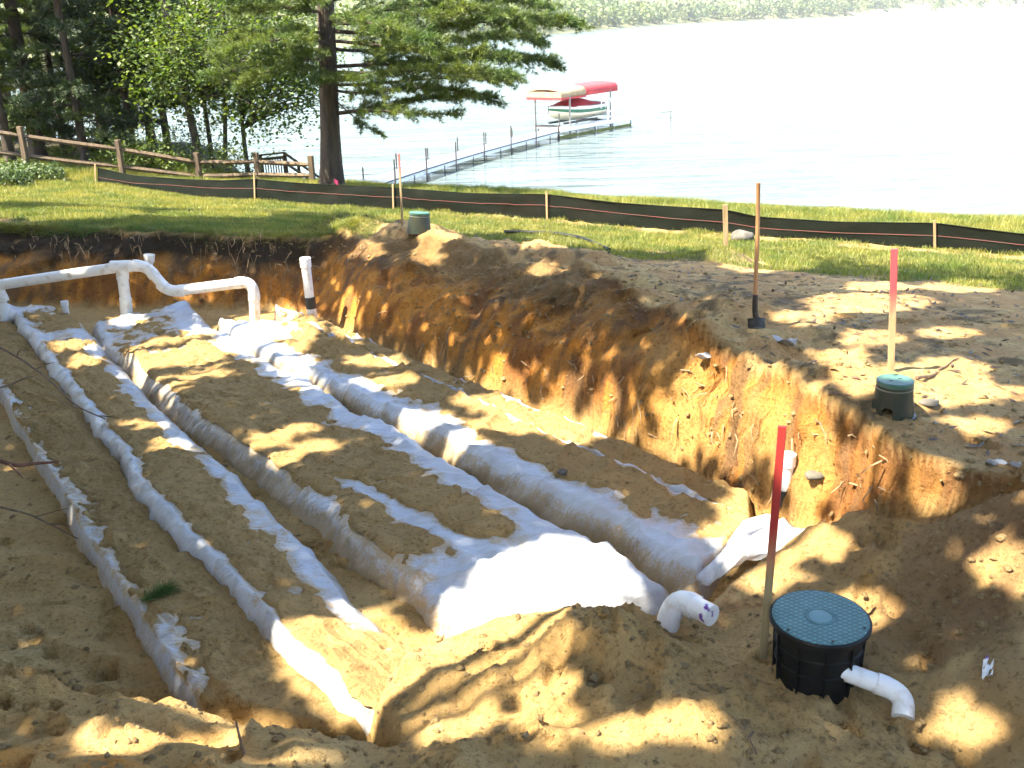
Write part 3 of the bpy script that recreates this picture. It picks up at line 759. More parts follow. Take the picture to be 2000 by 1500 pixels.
# broadleaf trees at the bank, between the rail fence and the big pine
b = gpt(415, 32.5)
broadleaf(b, 9, .13, aty(455, 95, 32), (3.2, 2.6, 2.7), 250, 58, .135, 'maple', rng, 'bushy maple with several thin stems behind the rail fence', stems=5)
b = gpt(330, 35)
broadleaf(b, 10, .14, aty(325, 70, 35), (3.2, 2.5, 2.8), 200, 56, .14, 'maple', rng, 'leafy tree behind the fence left of the many stemmed maple')
b = gpt(480, 33)
broadleaf(b, 6, .08, aty(555, 165, 32.5), (1.6, 1.5, 1.5), 90, 46, .12, 'maple', rng, 'small leafy tree leaning over the wooden stair railing', clump_r=.4)
# conifers of the wood at the left
CON = [(18, 31.5, .16, 11), (75, 33, .24, 14), (128, 36, .13, 13), (165, 32, .14, 12), (208, 37, .20, 14), (262, 33.5, .12, 11), (-60, 34, .2, 14), (105, 38.5, .16, 14), (300, 37.5, .16, 13), (35, 39, .2, 14), (240, 39, .2, 14)]
WL = ['slim dark conifer trunk at the left picture edge behind the fence post', 'thickest dark conifer of the wood, behind the left rail fence', 'thin pale lit conifer trunk behind the rail fence', 'dark conifer right of the thin pale trunk in the wood',
      'deep set dark conifer in the middle of the wood', 'slender conifer at the right end of the dark wood', 'conifer at the outer left of the wood, mostly out of view', 'conifer far back in the wood behind the thickest trunk',
      'conifer far back behind the leafy tree left of the maple', 'conifer far back at the left of the wood', 'farthest conifer standing between the middle trunks of the wood']
for (px, yy, r_, H), lb in zip(CON, WL):
    b = gpt(px, yy); br = []
    for k in range(26):
        z = b[2] + .9 + k * .25 + rng.uniform(0, .3); a = rng.uniform(0, 6.28); l = rng.uniform(1.2, 2.4)
        c = np.array([b[0], b[1], z]); e = c + np.array([math.cos(a) * l, math.sin(a) * l, rng.uniform(-.45, .1)])
        br.append(([c, (c + e) / 2 + (0, 0, .12), e], .025, 1.0, .9))
    pine(tuple(b), H, r_, br, rng, lb, 'conifer', 'conifers of the wood behind the rail fence', 'needle_dark' if rng.uniform() < .6 else 'needle', per=6, ln=.20, name='conifer_tree', upper=8, tdens=.25, wd=.016)
# undergrowth
SHR = [(265, 31, .7, 'leafy shrub behind the second fence panel'), (320, 31.5, .8, 'bright shrub behind the third fence post'), (440, 31, .7, 'low shrub at the foot of the maple stems'),
       (130, 33.5, .9, 'dark shrub deep in the wood behind the first fence panel'), (20, 34, 1.0, 'shrub in the wood at the left picture edge'), (200, 35.5, 1.0, 'shrub between the conifers behind the second post'), (380, 35, 1.0, 'tall shrub on the bank behind the maple')]
for px, yy, r_, lb in SHR:
    b = gpt(px, yy)
    root = empty('shrub', tuple(b), lb, 'shrub', 'shrubs under the trees')
    mb = MB()
    n = 26; cl = b + rng.normal(size=(n, 3)) * (r_ * .6, r_ * .6, r_ * .4) + (0, 0, r_ * .7)
    for c in cl[::2]: mb.tube([b, (b + c) / 2 + rng.normal(size=3) * .05, c], [.012, .008, .004], 4, cap=False)
    mb.build('stems', M['bark_grey'], root, True)
    C = (cl[:, None] + rng.normal(size=(n, 42, 3)) * .2).reshape(-1, 3)
    C[:, 2] = np.maximum(C[:, 2], b[2] + .03)
    Vv, Ff, tt = cards(C, .10 * rng.uniform(.7, 1.3, len(C)), rng, .7)
    fast_mesh('foliage', Vv, Ff, M['maple'], root, smooth=False, attrs={'tint': tt})
# weeds at the left edge
n = 15000; px = rng.uniform(-60, 185, n) ; yy = rng.uniform(22.5, 29.5, n)
X = (px - 1000) / F_PX * yy * 1.02 - .2; Yv = yy
keep = (NQ[0] * X + NQ[1] * Yv > 15.6 + 1.6 * fbm(X * .6, Yv * .6, 3, 5) + 1.6 * sm(60, 190, px)) & (NQ[0] * X + NQ[1] * Yv < 19.5)
X, Yv = X[keep], Yv[keep]
C = np.stack([X, Yv, ground(X, Yv) + rng.uniform(.02, .5, len(X)) * (.7 + .8 * np.clip(fbm(X * .9, Yv * .9, 3, 15), -.4, 1))], 1)
Vv, Ff, tt = cards(C, .10 * rng.uniform(.6, 1.3, len(C)), rng, .8)
M['weed'] = leaf_mat('weed_leaf', (.035, .07, .02), (.075, .115, .03), .35, 1.5)
o = fast_mesh('weeds', Vv, Ff, M['weed'], smooth=False, attrs={'tint': tt})
tag(o, 'low green weeds growing in front of the rail fence at the left', 'weeds', kind='stuff')

# ------------------------------------------------------------------ tall trees beside and behind the viewer, out of frame: their crowns give the dappled shade
LIT = [  # sun flecks: pixel ellipse cx, cy, rx, ry, softness
    (120, 418, 220, 16), (420, 420, 160, 9), (930, 435, 110, 24), (1150, 470, 150, 16), (1250, 480, 120, 12), (700, 440, 60, 14), (850, 460, 40, 12),
    (1500, 515, 110, 22), (1420, 500, 40, 22), (1900, 470, 260, 30), (680, 620, 16, 50), (720, 490, 30, 14), (830, 500, 26, 10), (1060, 525, 30, 10),
    (535, 640, 95, 36), (545, 690, 80, 26), (370, 720, 85, 26), (320, 755, 50, 22), (440, 680, 60, 14), (170, 708, 26, 14), (250, 625, 30, 10), (600, 745, 40, 14), (760, 745, 60, 10),
    (985, 735, 30, 18), (1100, 770, 24, 16), (1180, 800, 24, 18), (1010, 830, 90, 18), (1130, 850, 60, 14), (860, 860, 70, 12), (930, 905, 40, 8),
    (1470, 745, 55, 40), (1560, 800, 90, 55), (1480, 830, 130, 50), (1560, 880, 70, 70), (1420, 850, 60, 40), (1320, 830, 40, 30), (1640, 600, 60, 12), (1720, 560, 70, 12), (1880, 560, 90, 14), (1560, 620, 50, 12), (1700, 660, 70, 14), (1850, 650, 60, 10),
    (1850, 715, 70, 18), (1700, 740, 60, 20), (1640, 700, 50, 14), (1800, 780, 50, 16), (1900, 830, 60, 14), (1690, 900, 60, 20), (1830, 950, 50, 44), (1950, 770, 60, 12),
    (1520, 1040, 90, 34), (1600, 1070, 60, 14), (1450, 1080, 40, 18), (1690, 1190, 40, 20), (1500, 1130, 60, 14),
    (1120, 1140, 100, 46), (1020, 1190, 70, 40), (960, 1230, 70, 50), (850, 1300, 100, 60), (760, 1250, 50, 34), (700, 1330, 110, 60), (640, 1300, 60, 40), (880, 1400, 100, 40), (1050, 1330, 50, 50), (1000, 1260, 60, 44), (720, 1210, 40, 8), (740, 1235, 40, 8),
    (450, 1470, 170, 20), (250, 1450, 60, 12), (1330, 1395, 70, 14), (1060, 1400, 60, 22), (1200, 1420, 50, 12), (1900, 1420, 60, 20), (1960, 1100, 40, 20), (560, 900, 30, 10), (330, 870, 24, 10), (620, 880, 40, 10),
]
LIT += [(1430, 800, 110, 110), (1500, 810, 150, 95), (1590, 900, 70, 70), (1000, 1240, 130, 80), (1130, 1150, 130, 50), (720, 1320, 160, 80), (860, 1290, 90, 60), (520, 650, 110, 50), (360, 725, 100, 32), (1540, 1045, 90, 40), (1830, 740, 110, 40), (1700, 590, 150, 20), (980, 740, 50, 26)]
LIT = np.array(LIT, float)
def lit_at(P):
    px, py, dep = project(P)
    v = np.zeros(len(P))
    for cx_, cy_, rx, ry in LIT:
        g_ = .92
        v = np.maximum(v, 1.3 - np.sqrt(((px - cx_) / (rx * g_)) ** 2 + ((py - cy_) / (ry * g_)) ** 2) * .9)
    v[dep < 1] = 0
    return v
rng = np.random.default_rng(77)
TR = [(-9.5, 9.5), (-7.0, 2.0), (-3.5, -4.0), (3.0, -5.0), (9.0, -1.0), (-13.5, 13.5)]
N = 230000
G = np.stack([rng.uniform(-14, 10, N), rng.uniform(-1, 22, N)], 1)
q_ = G @ np.array(NQ)
G = G[(q_ < 14.6 + 2.6 * sm(-1, -5, G[:, 0]) + rng.normal(size=N) * .9)]
gzv = ground(G[:, 0], G[:, 1])
G3 = np.stack([G[:, 0], G[:, 1], gzv], 1)
dn = .55 + .55 * fbm(G[:, 0] * 1.1, G[:, 1] * 1.1, 3, 9)
G3 = G3[rng.uniform(0, 1, len(G)) < np.clip(dn + .6, 0, 1)]
# every sun fleck is a gap in the crowns: find the sun rays that reach the flecks and keep leaves off them
LV = np.concatenate([V] + [np.stack([X, Yy, Zb], -1).reshape(-1, 3) for X, Yy, Zb, th in BEDS])
LV = LV[(LV[:, 1] > 2.5) & (LV[:, 1] < 26) & (np.abs(LV[:, 0]) < 18)]
lv = lit_at(LV) + .25 * fbm(LV[:, 0] * 1.8, LV[:, 1] * 1.8 + LV[:, 2] * 1.5, 3, 5)
LV2 = LV[lv > .38]; LV = LV[lv > .62]
e1 = np.cross(SUN, (0, 0, 1)); e1 /= np.linalg.norm(e1); e2 = np.cross(SUN, e1)
RES = .05; NG = 1000
mask = np.zeros((NG, NG), bool)
def cell(P): return np.clip(((P @ e1) / RES).astype(int) + NG // 2, 0, NG - 1), np.clip(((P @ e2) / RES).astype(int) + NG // 2, 0, NG - 1)
mask[cell(LV)] = True
dil = mask.copy()
for dx in range(-2, 3):
    for dy in range(-2, 3): dil |= np.roll(np.roll(mask, dx, 0), dy, 1)
ring = np.zeros((NG, NG), bool); ring[cell(LV2)] = True; r2 = ring.copy()
for dx in range(-1, 2):
    for dy in range(-1, 2): r2 |= np.roll(np.roll(ring, dx, 0), dy, 1)
G3 = G3[~dil[cell(G3)] & (~r2[cell(G3)] | (rng.uniform(0, 1, len(G3)) < .40)) & (rng.uniform(0, 1, len(G3)) < .88)]
hh = 8.2 + 4.5 * rng.uniform(0, 1, len(G3)) - G3[:, 2]
LP = G3 + SUN * (hh / SUN[2])[:, None]
own = np.argmin(np.stack([np.hypot(LP[:, 0] - a, LP[:, 1] - b_) for a, b_ in TR], 1), 1)
TL = ['tall oak standing left of the pit, outside the view', 'tall oak at the near left of the pit, outside the view', 'tall oak behind the viewer on the left', 'tall oak behind the viewer', 'tall oak at the near right, outside the view', 'tall oak at the far left of the pit, outside the view']
for k, (tx, ty) in enumerate(TR):
    P = LP[own == k]
    b = np.array([tx, ty, gz(tx, ty)])
    root = empty('shade_tree', tuple(b), TL[k], 'tree', 'tall oaks shading the pit')
    Pp, rad = trunk_mb(b - (0, 0, .2), b + (0, 0, 13.5), .26, .05, rng)
    MB().tube(Pp, rad, 12).build('trunk', M['bark'], root, True)
    mb = MB()
    for c in P[rng.choice(len(P), 26)]:
        s = b + (0, 0, rng.uniform(5.5, 9)); s[2] = min(s[2], c[2] - .2)
        mb.tube(curve([s, (s + c) / 2 + (0, 0, .4), c], 8), np.linspace(.06, .012, 8), 5, cap=False)
    mb.build('branches', M['bark'], root, True)['kind'] = 'stuff'
    Vv, Ff, tt = cards(P, .22 * rng.uniform(.7, 1.3, len(P)), rng, .9, 1.25)
    fast_mesh('crown', Vv, Ff, M['shade_leaf'], root, smooth=False, attrs={'tint': tt})
print('shade leaves', len(LP))

# unseen lower trees added at the left and behind the viewer to block low sky
LOW = [(-13, 1.5), (-15, 6.5), (-16, 11.5), (-19, 17), (-11, -5), (-5, -9), (2, -10), (9, -8)]
LWL = ['bushy tree left of the pit beside the nearest oak', 'bushy tree left of the pit, second from the viewer', 'bushy tree left of the pit, third from the viewer', 'bushy tree left of the lawn next to the wood',
       'bushy tree at the back left of the viewer', 'bushy tree behind the viewer to the left', 'bushy tree right behind the viewer', 'bushy tree at the back right of the viewer']
for (tx, ty), lb in zip(LOW, LWL):
    b = np.array([tx, ty, gz(tx, ty)])
    broadleaf(b, 7, .12, b + (0, 0, 4.0), (2.9, 2.9, 3.6), 60, 22, .55, 'shade_leaf', rng, lb, 'bushy trees around the yard', clump_r=.8)

# ------------------------------------------------------------------ fences
M['wood'] = plain('weathered_rail_wood', (.15, .105, .06), (.07, .05, .033), 14, .85, bmp=.5, bdist=.01, stretch=(1, 1, .15))
M['lath'] = plain('pine_lath', (.36, .26, .14), (.24, .165, .085), 18, .75, bmp=.3, bdist=.004, stretch=(1, 1, .12))
def silt_mat():
    m, t, p = new_mat('silt_fence_cloth')
    p.inputs['Roughness'].default_value = .7; p.inputs['Specular IOR Level'].default_value = .15
    n = noise_node(t, 60, 2, .6); n2 = noise_node(t, 1.2, 4, .6)
    col = mixc(t, ramp(t, n.outputs[0], .4, .65), (.0035, .0065, .0045), (.010, .017, .011))
    col = mixc(t, ramp(t, n2.outputs[0], .5, .7, 0, .5), col, (.016, .012, .008))
    t.links.new(col, p.inputs['Base Color'])
    t.links.new(bump(t, n.outputs[0], .4, .006), p.inputs['Normal'])
    tr = nd(t, 'ShaderNodeBsdfTranslucent'); tr.inputs[0].default_value = (.07, .035, .018, 1)
    mx = nd(t, 'ShaderNodeMixShader'); mx.inputs[0].default_value = .15
    t.links.new(p.outputs[0], mx.inputs[1]); t.links.new(tr.outputs[0], mx.inputs[2])
    t.links.new(mx.outputs[0], t.nodes['Material Output'].inputs[0])
    return m
M['silt'] = silt_mat()
M['stripe'] = plain('faded_red_stripe', (.19, .05, .045), (.13, .07, .06), 6, .7)
SF = [(190, 328, 372), (260, 343, 376), (350, 350, 378), (430, 353, 382), (500, 350, 385), (570, 357, 392), (640, 361, 400), (770, 367, 408), (920, 378, 420), (1070, 380, 428), (1200, 396, 442), (1300, 403, 455),
      (1418, 410, 468), (1480, 424, 474), (1640, 434, 482), (1828, 436, 493), (1920, 448, 498), (2000, 458, 505), (2200, 470, 522)]
QF = 18.6
def on_fence(px, py):
    d = ray(px, py); return CAM + d * (QF / (d[0] * NQ[0] + d[1] * NQ[1]))
bot = np.array([on_fence(a, c) for a, b_, c in SF]); top = np.array([aty(a, b_, q[1]) for (a, b_, c), q in zip(SF, bot)])
nf, mf = 360, 10
bb = resample(bot, nf); tp = resample(top, nf)
gzb = ground(bb[:, 0], bb[:, 1])
f = np.linspace(0, 1, mf)[None, :, None]
zb = np.minimum(bb[:, 2], gzb) - .05; bb2 = bb.copy(); bb2[:, 2] = zb
FG = bb2[:, None] * (1 - f) + tp[:, None] * f
al = np.linspace(0, 1, nf)[:, None] * 60; fz = f[..., 0]
lean = .05 * fbm(al * .35 + 0 * fz, fz * .8 + 0 * al, 3, 4) * np.sin(fz * np.pi * .8) + .012 * fbm(al * 1.5 + 2 * fz, fz * 3 + .3 * al, 3, 14)
FG[..., 0] += lean * NQ[0]; FG[..., 1] += lean * NQ[1]
sf = empty('silt_fence', (bb[180][0], bb[180][1], float(gzb[180])), 'black cloth silt fence with a faded red stripe along the lawn', 'silt fence')
fast_mesh('cloth', FG.reshape(-1, 3), grid_faces(nf, mf), M['silt'], sf)
c1 = FG[:, 5] * .45 + FG[:, 6] * .55; stp = np.stack([c1 - (NQ[0] * .012, NQ[1] * .012, -.006), c1 - (NQ[0] * .012, NQ[1] * .012, .006)], 1)
fast_mesh('stripe', stp.reshape(-1, 3), grid_faces(nf, 2), M['stripe'], sf)
hem = tp + np.array([0, 0, .004]); MB().tube(hem[::3], .008, 5).build('hem', M['silt'], sf, True)
for px, yt, yb in [(189, 320, 372), (499, 337, 386), (770, 360, 408), (1070, 374, 428), (1827, 430, 493)]:
    b = on_fence(px, yb); t_ = aty(px - 1, yt, b[1]); b = b - np.array([NQ[0], NQ[1], 0]) * .035; t_ = t_ - np.array([NQ[0], NQ[1], 0]) * .035
    g_ = gz(b[0], b[1]); b[2] = min(b[2], g_) - .05
    MB().beam(b, t_, .045, .022, up=(NQ[0], NQ[1], 0)).build('stake', M['lath'], sf, bevel=.003)
# stake standing clear of the cloth
def stake(pxb, pyb, pxt, pyt, wd, mat, label, name='wooden_stake', bz=None, th=.02, cat='stake', group=None, yoff=0):
    b = hit(pxb, pyb) if bz is None else atz(pxb, pyb, bz)
    t_ = aty(pxt, pyt, b[1] + yoff); e = b - (t_ - b) / np.linalg.norm(t_ - b) * .12
    d = (t_ - e) / np.linalg.norm(t_ - e)
    mb = MB(); mb.beam(e, t_, wd, th, up=(0.25, 1, 0))
    return tag(mb.build(name, mat, loc=tuple(b), bevel=.003), label, cat, group)
stake(1418, 484, 1416, 400, .085, M['lath'], 'pale wooden stake in a sand heap in front of the silt fence', th=.04)
def paint_mat(name, paint, z0, z1, seed=0., wood=((.46, .33, .18), (.32, .22, .12))):
    m, t, p = new_mat(name); p.inputs['Roughness'].default_value = .7
    n = noise_node(t, 18, 4, stretch=(1, 1, .12)); n2 = noise_node(t, 9, 5, .7)
    wd_ = mixc(t, ramp(t, n.outputs[0], .35, .65), *wood)
    tc = nd(t, 'ShaderNodeTexCoord'); sp = nd(t, 'ShaderNodeSeparateXYZ'); t.links.new(tc.outputs['Object'], sp.inputs[0])
    ad = nd(t, 'ShaderNodeMath', operation='ADD'); t.links.new(sp.outputs[2], ad.inputs[0])
    sc = nd(t, 'ShaderNodeMath', operation='MULTIPLY'); sc.inputs[1].default_value = .22; t.links.new(n2.outputs[0], sc.inputs[0]); t.links.new(sc.outputs[0], ad.inputs[1])
    fac = ramp(t, ad.outputs[0], z0 + .11, z1 + .11)
    t.links.new(mixc(t, fac, wd_, mixc(t, ramp(t, n.outputs[0], .3, .7, 0, .35), paint, tuple(k * .6 for k in paint))), p.inputs['Base Color'])
    t.links.new(bump(t, n.outputs[0], .3, .004), p.inputs['Normal'])
    return m
stake(1740, 724, 1747, 486, .055, paint_mat('pink_paint', (.48, .075, .09), .50, .72), 'lath with a faded pink sprayed top behind the green valve box', th=.022)
stake(1490, 1278, 1528, 832, .046, paint_mat('red_paint', (.34, .025, .02), .50, .85, wood=((.34, .27, .13), (.2, .16, .08))), 'lath with a red painted upper half beside the black riser', th=.022)
stake(786, 440, 779, 300, .032, paint_mat('rose_paint', (.60, .16, .15), .75, .95), 'thin tall lath with a red tip behind the back valve box', th=.016)

# split rail fence
RP = [(38, 247, 29.2), (229, 273, 29.8), (383, 298, 30.2), (499, 298, 30.2), (606, 304, 29.4)]
rf0 = aty(38, 300, 29.2); RT = []
rf = empty('split_rail_fence', (rf0[0], rf0[1], gz(rf0[0], rf0[1])), 'weathered wooden split rail fence in front of the wood', 'fence')
for px, py, yy in RP:
    t_ = aty(px, py, yy); g_ = gz(t_[0], t_[1]); RT.append(t_)
    mb = MB(); mb.beam((t_[0], t_[1], g_ - .3), t_, .15, .13, up=(.3, 1, 0)); mb.build('post', M['wood'], rf, bevel=.012)
RL1 = [(-80, 247, 28.8), (38, 265, 29.2), (229, 291, 29.8), (383, 317, 30.2), (499, 316, 30.2), (606, 322, 29.4)]
RL2 = [(-80, 287, 28.8), (38, 303, 29.2), (229, 325, 29.8), (383, 344, 30.2), (499, 341, 30.2), (606, 343, 29.4)]
for RL in (RL1, RL2):
    for a_, b_ in zip(RL[:-1], RL[1:]):
        A = aty(*a_); B = aty(*b_); dd = (B - A) / np.linalg.norm(B - A)
        mb = MB(); mid = (A + B) / 2 + np.array([0, 0, random.uniform(-.015, .015)])
        mb.tube([A + dd * .01, A + dd * .25, mid, B - dd * .25, B - dd * .01], [.045, .07, .075, .07, .045], 6)
        mb.build('rail', M['wood'], rf)
# stair railing going down the bank
yy = 33.0
st0 = aty(553, 340, yy)
sr = empty('stair_railing', (st0[0], st0[1], gz(st0[0], st0[1])), 'wooden stair railing with balusters leading down to the lake', 'railing')
A, B = aty(508, 303, 33.4), aty(556, 298, yy)
MB().beam(A, B, .14, .05).build('top_rail', M['wood'], sr, bevel=.008)
MB().beam(A - (0, 0, .14), B - (0, 0, .14), .05, .09).build('upper_rail', M['wood'], sr, bevel=.008)
MB().beam(A - (0, 0, .75), B - (0, 0, .75), .05, .09).build('lower_rail', M['wood'], sr, bevel=.008)
for k in range(9):
    p = A + (B - A) * (k + .7) / 9.6
    MB().beam(p - (0, 0, .72), p - (0, 0, .12), .035, .035, up=(0, 1, 0)).build('baluster', M['wood'], sr)
for f_ in (0., 1.):
    p = A + (B - A) * f_; MB().beam((p[0], p[1], min(gz(p[0], p[1]), p[2] - 1.0) - .1), p, .1, .1, up=(0, 1, 0)).build('post', M['wood'], sr)
for dy in (0, 1.1):
    for dz in (0, -.32):
        a_ = aty(557, 300, yy + dy) + (0, 0, dz); b_ = aty(626, 348, yy + 2.5 + dy) + (0, 0, dz)
        MB().beam(a_, b_, .09, .05).build('handrail', M['wood'], sr, bevel=.006)
a_, b_ = aty(557, 300, yy), aty(626, 348, yy + 2.5)
for f_ in (.35, .75):
    p = a_ + (b_ - a_) * f_; MB().beam((p[0], p[1], p[2] - 1.1), p, .09, .09, up=(0, 1, 0)).build('post', M['wood'], sr)
# pink survey flag at the foot of the pine
M['pink'] = plain('pink_flag', (.85, .08, .22), (.7, .05, .16), 20, .6)
M['steel'] = plain('dull_steel', (.35, .34, .32), (.2, .19, .18), 40, .45, .7)
M['black_metal'] = plain('dark_metal', (.05, .045, .04), (.02, .018, .015), 30, .5, .4)
fb = aty(652, 353, 27.2); fg = gz(fb[0], fb[1])
fl_ = empty('survey_flag', (fb[0], fb[1], fg), 'small pink survey flag at the foot of the big pine', 'flag')
MB().tube([(fb[0], fb[1], fg - .05), (fb[0], fb[1], fg + .3)], .006, 5).build('wire', M['steel'], fl_)
n = 7; G = np.array([[(fb[0] + .12 * i / 6, fb[1] + .015 * math.sin(i), fg + .3 - .12 * j / 3 - .01 * i) for j in range(4)] for i in range(n)])
fast_mesh('flag', G.reshape(-1, 3), grid_faces(n, 4), M['pink'], fl_)

# ------------------------------------------------------------------ dock, boat lift and boat
M['deck'] = plain('grey_dock_planks', (.13, .15, .18), (.09, .105, .12), 5, .7, stretch=(.4, 6, 1, -.4))
M['white_paint'] = plain('white_paint', (.78, .78, .76), (.66, .66, .64), 8, .5)
M['post'] = plain('dock_post', (.10, .09, .085), (.05, .045, .04), 12, .7)
DK = resample([atz(px, py, -1.15) for px, py in [(700, 376), (730, 366), (860, 320), (960, 292), (1090, 258)]], 8)
dk = empty('dock', (DK[0][0], DK[0][1], LAKE_Z), 'long grey plank dock on thin posts running out into the lake', 'dock')
for a_, b_ in zip(DK[:-1], DK[1:]):
    dd = b_ - a_; dd /= np.linalg.norm(dd); nn = np.array([-dd[1], dd[0], 0])
    off = nn * .6
    MB().beam(a_ + off + dd * .01, b_ + off - dd * .01, 1.2, .06).build('deck_section', M['deck'], dk, bevel=.01)
    for s_ in (0.03, 1.17):
        MB().beam(a_ + nn * s_ - (0, 0, .10), b_ + nn * s_ - (0, 0, .10), .05, .13).build('stringer', M['white_paint'], dk)
for i, p in enumerate(DK[1:]):
    q_ = DK[i + 1] - DK[i]; q_ /= np.linalg.norm(q_); nn = np.array([-q_[1], q_[0], 0])
    for s_, h_ in ((-.06, .85), (1.26, .55)):
        c = p + nn * s_
        MB().tube([(c[0], c[1], LAKE_Z - .6), (c[0] + .01, c[1], -1.15 + h_ + random.uniform(-.1, .12))], .033, 6).build('post', M['post'], dk)
    c = p - q_ * 1.0 + nn * .0
    MB().tube([(c[0], c[1], LAKE_Z - .5), (c[0], c[1], -1.22)], .028, 6).build('short_post', M['post'], dk)
P3, P5 = DK[-1], atz(1232, 233, -1.15)
ax = P5 - P3; LN = np.linalg.norm(ax); ax /= LN; nr = np.array([-ax[1], ax[0], 0])
pf = empty('dock_platform', (P3[0], P3[1], LAKE_Z), 'white dock platform beside the boat lift', 'dock')
for k in range(3):
    MB().beam(P3 + nr * .6 + ax * (LN * k / 3 + .03), P3 + nr * .6 + ax * (LN * (k + 1) / 3 - .03), 1.3, .08).build('deck_section', M['white_paint'], pf, bevel=.01)
M['algae'] = plain('algae_green_beam', (.16, .16, .03), (.08, .09, .02), 3, .8)  # greenish reflection put into the beam colour
MB().beam(P3 - (0, 0, .3), P5 - (0, 0, .3), .06, .16).build('beam', M['algae'], pf)
for k in range(5):
    p = P3 + ax * LN * k / 4
    MB().tube([(p[0], p[1], LAKE_Z - .6), (p[0], p[1], -1.15 + (.25 if k in (0, 3) else .05))], .035, 6).build('post', M['post'] if k in (0, 4) else M['white_paint'], pf)
    p = p + nr * 1.25
    MB().tube([(p[0], p[1], LAKE_Z - .6), (p[0], p[1], -1.0)], .035, 6).build('post', M['post'], pf)
lc = P3 + ax * (LN * .72) + nr * .25
lad = empty('dock_ladder', (lc[0], lc[1], -1.15), 'white curved ladder rails on the dock platform', 'ladder')
for s_ in (0, .45):
    arc = [lc + ax * s_ + np.array([0, 0, z_]) + ax * 0 + nr * b__ for z_, b__ in [(0, 0), (.7, -.02), (1.1, .03), (1.3, .16), (1.32, .32), (1.15, .44), (.75, .46)]]
    MB().tube(curve(arc, 16) if False else resample(arc, 18), .035, 7).build('rail', M['white_paint'], lad, True)
for z_ in (.3, .6): MB().tube([lc + (0, 0, z_), lc + ax * .45 + (0, 0, z_)], .025, 6).build('rung', M['white_paint'], lad, True)
mp = atz(1310, 236, LAKE_Z)
MB().tube([(mp[0], mp[1], LAKE_Z - .5), (mp[0], mp[1], LAKE_Z + .62)], .03, 6)
mk = empty('mooring_post', tuple(mp), 'thin bent mooring post standing alone in the lake beyond the dock', 'post')
MB().tube([(mp[0], mp[1], LAKE_Z - .5), (mp[0], mp[1], LAKE_Z + .55)], .03, 6).build('pole', M['post'], mk)
MB().tube([(mp[0] + .05, mp[1], LAKE_Z + .55), (mp[0] - .5, mp[1], LAKE_Z + .5)], .025, 6).build('arm', M['post'], mk)
# lift
M['red_canvas'] = plain('red_canvas', (.55, .05, .05), (.42, .035, .04), 4, .7, bmp=.2, bdist=.03)
M['cream_canvas'] = plain('cream_canvas', (.42, .30, .17), (.30, .20, .11), 2.5, .75, bmp=.4, bdist=.05)  # sunlit end of the canopy, its glare put into a cream colour
LC = P3 + ax * 4.3 + nr * 2.0; LC[2] = LAKE_Z
lift = empty('boat_lift', tuple(LC), 'boat lift with a red and cream canvas canopy at the dock', 'boat lift')
def lp(a_, n_, z_): return LC + ax * a_ + nr * n_ + np.array([0, 0, z_])
CL, CW = 2.75, 1.15
for a_ in (-2.0, 2.0):
    for n_ in (-1.15, 1.15):
        MB().tube([lp(a_, n_, -.6), lp(a_, n_, 2.1)], .05, 8).build('post', M['steel'], lift, True)
    MB().beam(lp(a_, -1.15, .45), lp(a_, 1.15, .45), .12, .12).build('cradle_beam', M['post'], lift)
for n_ in (-.5, .5): MB().beam(lp(-1.6, n_, .58), lp(1.6, n_, .58), .14, .1).build('bunk', M['post'], lift)
def canopy(a0, a1, mat, nm, sag):
    na, nn_ = 14, 15; G = []
    for i in range(na):
        a_ = a0 + (a1 - a0) * i / (na - 1); row = []
        for j in range(nn_):
            u_ = -1 + 2 * j / (nn_ - 1)
            if abs(u_) > .8: n_ = math.copysign(CW, u_); z_ = 2.0 + .42 * (1 - (abs(u_) - .8) / .2)
            else: n_ = CW * u_ / .8; z_ = 2.42 + .13 * (1 - (u_ / .8) ** 2)
            z_ += sag * math.sin(i * 1.3) * .04 * (1 - abs(u_)) - sag * .12 * (1 - i / (na - 1))
            row.append(lp(a_, n_, z_))
        G.append(row)
    return fast_mesh(nm, np.array(G).reshape(-1, 3), grid_faces(na, nn_), mat, lift)
o1 = canopy(-CL, -.45, M['cream_canvas'], 'cream_canopy_panel', 1.0)
o2 = canopy(-.45, CL, M['red_canvas'], 'red_canopy_panel', .2)
o1.modifiers.new('s', 'SOLIDIFY').thickness = .02; o2.modifiers.new('s', 'SOLIDIFY').thickness = .02
for n_ in (-CW, CW): MB().beam(lp(-CL, n_ * 1.012, 1.95), lp(-.45, n_ * 1.012, 1.95), .03, .10).build('red_trim', M['red_canvas'], lift)
MB().beam(lp(-CL - .02, -CW, 1.95), lp(-CL - .02, CW, 1.95), .03, .14).build('red_trim', M['red_canvas'], lift)
MB().beam(lp(-CL - .0, -CW, 2.15), lp(-CL - .0, CW, 2.15), .03, .3).build('end_flap', M['cream_canvas'], lift)
